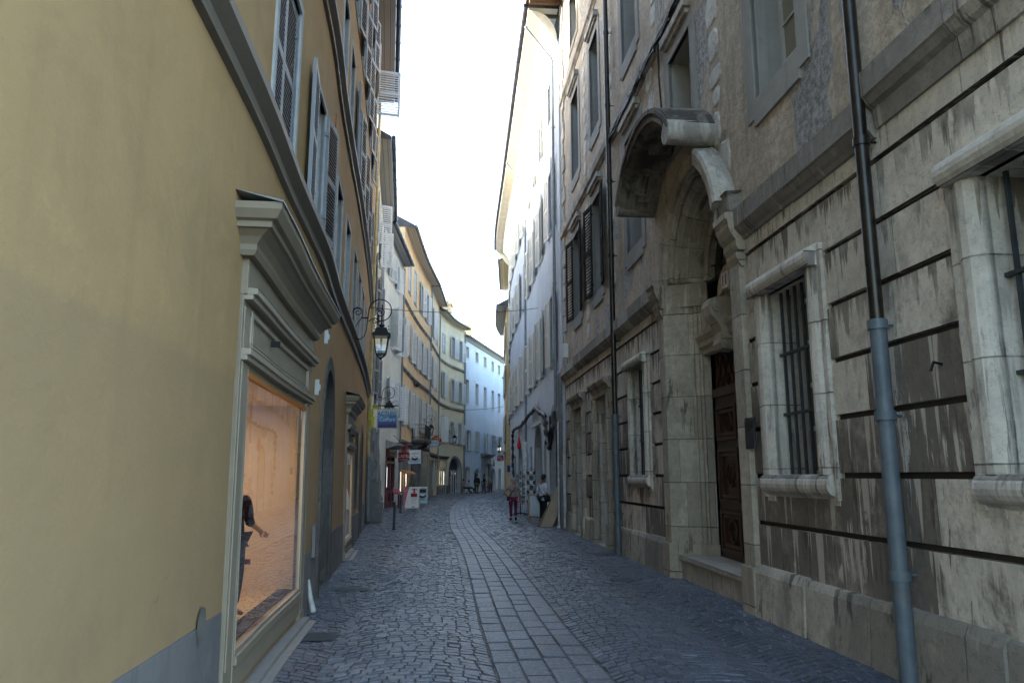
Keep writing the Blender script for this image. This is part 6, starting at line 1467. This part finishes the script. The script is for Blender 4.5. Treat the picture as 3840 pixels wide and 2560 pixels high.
def person(name, label, loc, rz, h, pose=None, shirt='white_cloth', legs='jeans', hair='hair_dark', skin='skin', shoes='rubber', sleeve='short', build=1.0, cat='person', hairlen='short', face=True):
    J = {k: Vector(v) for k, v in BASE.items()}
    for k, v in (pose or {}).items(): J[k] = Vector(v)
    t = thing(name, label, cat, loc); k_ = h / 1.78
    Mx = Matrix.Translation(Vector(loc)) @ Matrix.Rotation(rz, 4, 'Z') @ Matrix.Scale(k_, 4)
    def chain(names, rad_, extra=None):
        idx, nodes, rr_, ed = {}, [], [], []
        for nm in names:
            idx[nm] = len(nodes); nodes.append(J[nm]); rr_.append(rad_[nm])
        return idx, nodes, rr_
    R_ = dict(pel=(.145 * build, .105 * build), wai=(.135 * build, .10 * build), che=(.155 * build, .11 * build), nek=.055, hd0=.062, hd1=(.078, .09), hd2=(.062, .072))
    for k in 'lr': R_.update({'sh' + k: .062, 'el' + k: .042, 'wr' + k: .028, 'hip' + k: .085 * build, 'kn' + k: .058, 'an' + k: .038, 'to' + k: .03})
    def grow(names, edges, grow_r, extra=()):
        idx, nodes, rr_ = chain(names, R_)
        rr_ = [(r_[0] + grow_r, r_[1] + grow_r) if isinstance(r_, tuple) else r_ + grow_r for r_ in rr_]
        ed = [(idx[a], idx[b_]) for a, b_ in edges]
        for a, pts, rads in extra:
            p = idx[a]
            for q, r_ in zip(pts, rads):
                nodes.append(q); rr_.append(r_); ed.append((p, len(nodes) - 1)); p = len(nodes) - 1
        return skin_mesh(nodes, ed, rr_)
    core = [('pel', 'wai'), ('wai', 'che'), ('che', 'nek')]; arms = []; lg = []
    for k in 'lr': arms += [('che', 'sh' + k), ('sh' + k, 'el' + k), ('el' + k, 'wr' + k)]; lg += [('pel', 'hip' + k), ('hip' + k, 'kn' + k), ('kn' + k, 'an' + k), ('an' + k, 'to' + k)]
    hands = []
    for k in 'lr':
        d = (J['wr' + k] - J['el' + k]).normalized(); sd = d.cross(Vector((0, 1, 0)));
        if sd.length < .1: sd = Vector((1, 0, 0))
        sd.normalize(); pn = sd.cross(d).normalized(); w_ = J['wr' + k]; pm = w_ + d * .075
        hands.append(('wr' + k, [pm], [(.036, .02)]))
        for f_, ln in ((-.026, .06), (-.009, .075), (.009, .078), (.026, .07)):
            b0 = pm + d * .02 + pn * f_; hands.append(('wr' + k, [], [])); hands.append(('F' + k, [b0, b0 + d * ln * .55, b0 + d * ln + sd * .018], [.0105, .009, .007]))
        hands.append(('F' + k, [w_ + d * .03 - pn * .02, w_ + d * .06 - pn * .05, w_ + d * .085 - pn * .055], [.013, .011, .008]))
    names = list(J.keys())
    me = grow(names, core + [('nek', 'hd0'), ('hd0', 'hd1'), ('hd1', 'hd2')] + arms + lg, 0, [h_ for h_ in hands if h_[1] and h_[0][0] != 'F'])
    # fingers and face are joined into the one body mesh
    bm = bmesh_new(me)
    for h_ in hands:
        if h_[0][0] == 'F':
            b = MB(); b.tube(h_[1], h_[2], 6); merge(bm, b)
    hc = J['hd1']; fd = Vector((0, 1, 0))
    if 'face' in (pose or {}): fd = Vector(pose['face']).normalized()
    sx = fd.cross(Vector((0, 0, 1))).normalized()
    b = MB(); n0 = hc + fd * .085 + Vector((0, 0, -.005)); b.tube([n0 + Vector((0, 0, .035)), n0 + fd * .018 - Vector((0, 0, .012)), n0 - Vector((0, 0, .02))], [.008, .016, .010], 6)
    for s in (-1, 1): b.ell(hc + sx * s * .083 - Vector((0, 0, .005)), (.014, .024, .034), 8, 6)
    b.tube([hc + fd * .088 - Vector((0, 0, .055)) - sx * .024, hc + fd * .094 - Vector((0, 0, .053)), hc + fd * .088 - Vector((0, 0, .055)) + sx * .024], [.005, .008, .005], 5); merge(bm, b)
    bm.to_mesh(me); bm.free(); me.materials.clear(); me.materials.append(M[skin]); body = place(me, 'body', t, Mx)
    b = MB()
    for s in (-1, 1): b.ell(hc + fd * .078 + sx * s * .032 + Vector((0, 0, .018)), (.012, .012, .009), 8, 6)
    place(b.mesh('eyes', mats=('hair_dark',)), 'eyes', t, Mx)
    sl = []
    for k in 'lr':
        sl += [('che', 'sh' + k), ('sh' + k, 'em' + k)] if sleeve == 'short' else [('che', 'sh' + k), ('sh' + k, 'el' + k), ('el' + k, 'em' + k)]
        J['em' + k] = J['sh' + k].lerp(J['el' + k], .72) if sleeve == 'short' else J['el' + k].lerp(J['wr' + k], .88 if sleeve == 'long' else .35)
        R_['em' + k] = .05 if sleeve == 'short' else .036
    J['hem'] = J['pel'] + (J['pel'] - J['wai']).normalized() * .04; R_['hem'] = (R_['pel'][0] * 1.02, R_['pel'][1] * 1.08); J['clr'] = J['nek'] - (J['nek'] - J['che']) * .25; R_['clr'] = .06
    nm = ['pel', 'wai', 'che', 'clr', 'hem'] + ['sh' + k for k in 'lr'] + ['em' + k for k in 'lr'] + (['el' + k for k in 'lr'] if sleeve != 'short' else [])
    me = grow(nm, [('hem', 'pel'), ('pel', 'wai'), ('wai', 'che'), ('che', 'clr')] + sl, .017); me.materials.append(M[shirt]); place(me, 'shirt', t, Mx)
    for k in 'lr': J['cu' + k] = J['kn' + k].lerp(J['an' + k], .9); R_['cu' + k] = .048
    R_['knl'] = R_['knr'] = .062
    me = grow(['pel'] + [a + k for k in 'lr' for a in ('hip', 'kn', 'cu')], [('pel', 'hip' + k) for k in 'lr'] + [('hip' + k, 'kn' + k) for k in 'lr'] + [('kn' + k, 'cu' + k) for k in 'lr'], .014); me.materials.append(M[legs]); place(me, 'trousers', t, Mx)
    for k in 'lr':
        b = MB(); a, e = J['an' + k], J['to' + k]; d = (e - a); d.normalize(); b.tube([a - d * .07 - Vector((0, 0, .035)), a + Vector((0, 0, -.02)), a.lerp(e, .6), e + d * .05, e + d * .09], [.03, .05, .046, .04, .012], 9)
        if shoes: place(b.mesh('shoe', mats=(shoes,)), 'shoe', t, Mx)
    b = MB(); up = (J['hd2'] - J['hd0']).normalized(); c_ = J['hd1'] + up * .02 - fd * .014; rr_ = [(.094, .104, .10)]
    if hairlen: 
        b.ell(c_ + up * .012, (.092, .102, .094), 14, 10); b.ell(c_ - fd * .03 - up * .05, (.082, .075, .075), 12, 8)
        place(b.mesh('hair', mats=(hair,)), 'hair', t, Mx)
    return t, Mx, J
import bmesh
def bmesh_new(me):
    bm = bmesh.new(); bm.from_mesh(me); return bm
def merge(bm, b):
    m2 = b.mesh('tmp'); bm.from_mesh(m2); bpy.data.meshes.remove(m2)
def extra(t, Mx, name, mat, fn):
    b = MB(); fn(b); place(b.mesh(name, mats=(mat,)), name, t, Mx)
# woman walking away, left hand on hip
o = gpos(1925, 1950)
t, Mx, J = person('person', 'woman with short grey hair in a patterned blouse and plum trousers walking away', o, .08, 1.60,
    dict(ell=(-.40, -.05, 1.14), wrl=(-.20, .07, .97), elr=(.27, -.03, 1.11), wrr=(.29, .03, .85), hipl=(-.10, 0, .90), knl=(-.10, .06, .50), anl=(-.09, .02, .09), tol=(-.11, .18, .035), knr=(.10, .02, .50), anr=(.09, -.14, .13), tor=(.11, .0, .04)),
    'blouse', 'plum_cloth', 'hair_grey', 'skin', build=1.12)
extra(t, Mx, 'bag_strap', 'black_cloth', lambda b: b.tube([(.13, -.02, 1.45), (.06, -.15, 1.33), (-.06, -.165, 1.15), (-.17, -.12, .98), (-.21, -.02, .9)], .011, 5))
extra(t, Mx, 'shoulder_bag', 'plum_cloth', lambda b: b.box(-.27, -.19, -.1, .12, .80, .98))
# man in white shirt beside the easel, looking right
o = Vector((1.12, 27.3, 0))
t, Mx, J = person('person', 'dark-haired man in a white shirt with glasses and a black shoulder bag', o, -.95, 1.74,
    dict(ell=(-.25, -.06, 1.11), wrl=(-.24, .05, .87), elr=(.24, -.05, 1.12), wrr=(.25, .1, .9), hd1=(0, .045, 1.635), hd0=(0, .02, 1.55), hd2=(0, .035, 1.715)),
    'white_cloth', 'black_cloth', 'hair_dark', 'skin_dark', sleeve='three', build=1.1)
extra(t, Mx, 'bag_strap', 'black_cloth', lambda b: b.tube([(-.14, .0, 1.44), (-.08, -.15, 1.30), (.08, -.16, 1.1), (.24, -.06, .93)], .011, 5))
extra(t, Mx, 'shoulder_bag', 'black_cloth', lambda b: b.ell((.26, .0, .86), (.07, .16, .12), 12, 8))
extra(t, Mx, 'glasses', 'iron', lambda b: (b.tube([(-.08, .02, 1.655), (-.075, .125, 1.652), (-.02, .145, 1.65), (.02, .145, 1.65), (.075, .125, 1.652), (.08, .02, 1.655)], .006, 5)))
WALK = dict(knl=(-.10, .10, .51), anl=(-.09, .16, .10), tol=(-.11, .31, .06), knr=(.10, .0, .50), anr=(.10, -.18, .14), tor=(.11, -.05, .04))
o = gpos(1788, 1851); person('person', 'heavy man in a black jacket and olive trousers walking away', o, -.05, 1.84, WALK, 'black_cloth', 'olive_cloth', 'hair_dark', 'skin_dark', sleeve='long', build=1.32)
o = gpos(1815, 1851); t, Mx, J = person('person', 'man in a white shirt and jeans wearing a dark backpack', o, .1, 1.80, dict(WALK, knl=(-.08, .12, .52), knr=(.09, -.02, .5)), 'white_cloth', 'jeans', 'hair_dark', 'skin')
extra(t, Mx, 'backpack', 'black_cloth', lambda b: (b.ell((0, -.19, 1.22), (.15, .11, .24), 12, 10), b.ell((0, -.27, 1.14), (.11, .06, .12), 10, 8)))
extra(t, Mx, 'backpack_strap', 'black_cloth', lambda b: [b.tube([(s * .1, -.13, 1.40), (s * .11, .0, 1.475), (s * .11, .12, 1.36), (s * .12, .1, 1.1)], .02, 5) for s in (-1, 1)])
# cyclist stooping over a red bicycle
o = gpos(1834, 1847); t, Mx, J = person('person', 'man in a pale yellow shirt stooping over a red bicycle', o + Vector((.15, .1, 0)), 2.75, 1.74,
    dict(wai=(0, .06, 1.06), che=(0, .22, 1.2), nek=(0, .34, 1.33), hd0=(0, .40, 1.41), hd1=(0, .45, 1.47), hd2=(0, .47, 1.55), shl=(-.18, .3, 1.28), shr=(.18, .3, 1.28), ell=(-.27, .42, 1.05), wrl=(-.24, .60, .95), elr=(.27, .42, 1.05), wrr=(.24, .60, .95), knl=(-.12, .05, .5), knr=(.14, -.08, .5), anr=(.16, -.12, .09), tor=(.17, .04, .035)), 'pale_yellow', 'brown_cloth', 'hair_grey', 'skin')
ob = gpos(1830, 1848); bk = thing('bicycle', 'red bicycle held by the stooping man in pale yellow', 'bicycle', ob); an = rad(-100)
def bp(x, z, y=0): return (ob.x + x * math.cos(an) - y * math.sin(an), ob.y + .3 + x * math.sin(an) + y * math.cos(an), z)
for x, nm in ((-.5, 'wheel'), (.52, 'wheel')):
    b = MB(); b.tube([bp(x + .33 * math.cos(a), .34 + .33 * math.sin(a)) for a in [i * math.pi / 12 for i in range(25)]], .02, 6); wh = b.build(nm, 'rubber', bk)
    b = MB()
    for i in range(10): a = i * math.pi / 5; b.tube([bp(x, .34), bp(x + .31 * math.cos(a), .34 + .31 * math.sin(a))], .004, 4)
    b.tube([bp(x, .34, -.04), bp(x, .34, .04)], .02, 6); b.build('spokes', 'chrome', wh)
b = MB()
for pl in ([(-.5, .34), (-.12, .32), (.38, .78), (-.2, .82), (-.12, .32)], [(-.5, .34), (-.18, .74)], [(.52, .34), (.4, .72), (.36, .92)], [(-.2, .82), (-.22, .95)]): b.tube([bp(*q) for q in pl], .02, 6)
b.build('frame', 'bike_red', bk); b = MB(); b.tube([bp(.3, 1.0, -.28), bp(.38, .98, -.1), bp(.38, .98, .1), bp(.3, 1.0, .28)], .015, 6); b.build('handlebar', 'iron', bk); b = MB(); b.ell(bp(-.22, .97), (.07, .1, .03), 8, 6); b.build('saddle', 'rubber', bk)
# two people sitting outside the shop
def chair(o, rz, label):
    t = thing('folding_chair', label, 'chair', o, 'wooden chairs outside the arched shop'); m = Matrix.Translation(o) @ Matrix.Rotation(rz, 4, 'Z')
    b = MB(); b.box(-.2, .2, -.18, .22, .43, .46); place(b.mesh('seat', mats=('wood_pale',)), 'seat', t, m)
    b = MB(); b.box(-.2, .2, -.26, -.23, .68, .84); place(b.mesh('backrest', mats=('wood_pale',)), 'backrest', t, m)
    for s in (-1, 1):
        for p0, p1 in (((s * .19, .22, 0), (s * .19, -.25, .84)), ((s * .17, -.26, 0), (s * .17, .2, .45))): b = MB(); b.tube([p0, p1], .016, 6); place(b.mesh('leg', mats=('wood_pale',)), 'leg', t, m)
SIT = dict(pel=(0, 0, .53), wai=(0, -.02, .68), che=(0, -.02, .90), nek=(0, .0, 1.07), hd0=(0, .02, 1.17), hd1=(0, .03, 1.25), hd2=(0, .02, 1.34), shl=(-.18, -.02, 1.0), shr=(.18, -.02, 1.0), ell=(-.24, .02, .74), wrl=(-.15, .22, .64), elr=(.24, .05, .74), wrr=(.12, .24, .68), hipl=(-.1, .05, .52), hipr=(.1, .05, .52), knl=(-.12, .46, .54), knr=(.12, .46, .52), anl=(-.1, .72, .2), anr=(.12, .62, .09), tol=(-.1, .86, .16), tor=(.12, .78, .05))
o = gpos(1737, 1849); chair(o, -1.2, 'pale wooden chair under the man in grey outside the arched shop'); person('person', 'seated man in a pale grey top with legs stretched out', o, -1.2, 1.78, dict(SIT, elr=(.26, .2, .88), wrr=(.1, .22, 1.12)), 'grey_cloth', 'navy_cloth', 'hair_dark', 'skin', sleeve='three')
o = gpos(1757, 1848); chair(o, -1.4, 'dark-shadowed wooden chair under the seated person in white'); person('person', 'seated person in white with dark hair facing the walkers', o, -1.45, 1.62, SIT, 'white_cloth', 'navy_cloth', 'hair_dark', 'skin')
# shop dummy behind the lit glass
u = 9.62; o = L1.P(u, -.34, .39); T, N = L1.TN(u); rz = math.atan2(T.y, T.x) - math.pi / 2
t, Mx, J = person('mannequin', 'bald tan shop mannequin in dark clothes behind the lit shop window', o, rz - .5, 1.36, dict(elr=(.22, .03, 1.10), wrr=(.23, .2, 1.0), knl=(-.1, .05, .5)), 'navy_cloth', 'black_cloth', skin='mannequin_skin', shoes=None, sleeve='three', cat='mannequin', hairlen=None)
extra(t, Mx, 'red_tag', 'sign_crimson', lambda b: b.box(.10, .2, .1, .115, .60, .66)); extra(t, Mx, 'stand_rod', 'chrome', lambda b: (b.tube([(-.2, -.1, 0), (-.2, -.1, .4)], .01, 6), b.lathe([(.001, 0), (.1, 0), (.1, .012), (.001, .015)], (-.2, -.1, 0), 14)))
b = MB(L1.P); b.face([(10.5, -.5, 1.55), (10.66, -.5, 1.55), (10.66, -.5, 1.75), (10.5, -.5, 1.75)]); tag(b.build('price_card', 'paper', None, 0, L1.P(10.6, -.5, 1.6)), 'small white card hanging behind the lit shop glass', 'card')
# ------------------------------------------------------------------ light and camera
SUN = Vector((-.86, .40, .21)).normalized()
el = math.asin(SUN.z); az = math.atan2(SUN.x, SUN.y)
w = bpy.data.worlds.new('World'); sc.world = w; w.use_nodes = True
nt = w.node_tree; nt.nodes.clear()
sk = nt.nodes.new('ShaderNodeTexSky'); sk.sky_type = 'NISHITA'; sk.sun_disc = False; sk.sun_elevation = el; sk.sun_rotation = az; sk.air_density = 1.0; sk.dust_density = 2.0; sk.ozone_density = 1.0
bg = nt.nodes.new('ShaderNodeBackground'); bg.inputs[1].default_value = SKY
ow = nt.nodes.new('ShaderNodeOutputWorld'); nt.links.new(sk.outputs[0], bg.inputs[0]); nt.links.new(bg.outputs[0], ow.inputs[0])
ld = bpy.data.lights.new('sun', 'SUN'); ld.energy = 2.6; ld.angle = rad(.5); ld.color = (1, .93, .82)
lo = bpy.data.objects.new('sun', ld); col.objects.link(lo); lo.rotation_euler = SUN.to_track_quat('Z', 'Y').to_euler()
cam = bpy.data.cameras.new('camera'); cam.sensor_width = 36; cam.lens = F / 3840 * 36; cam.clip_end = 1000; cam.clip_start = .05
co = bpy.data.objects.new('camera', cam); col.objects.link(co); co.location = (0, 0, H); co.rotation_euler = (math.pi / 2 + TH, 0, 0); sc.camera = co
sc.view_settings.view_transform = 'Standard'; sc.view_settings.look = 'None'; sc.view_settings.exposure = EXPO; sc.view_settings.gamma = 1
sc.cycles.max_bounces = 8; sc.cycles.diffuse_bounces = 5; sc.cycles.transparent_max_bounces = 12; sc.cycles.use_denoising = True; sc.cycles.sample_clamp_indirect = 8
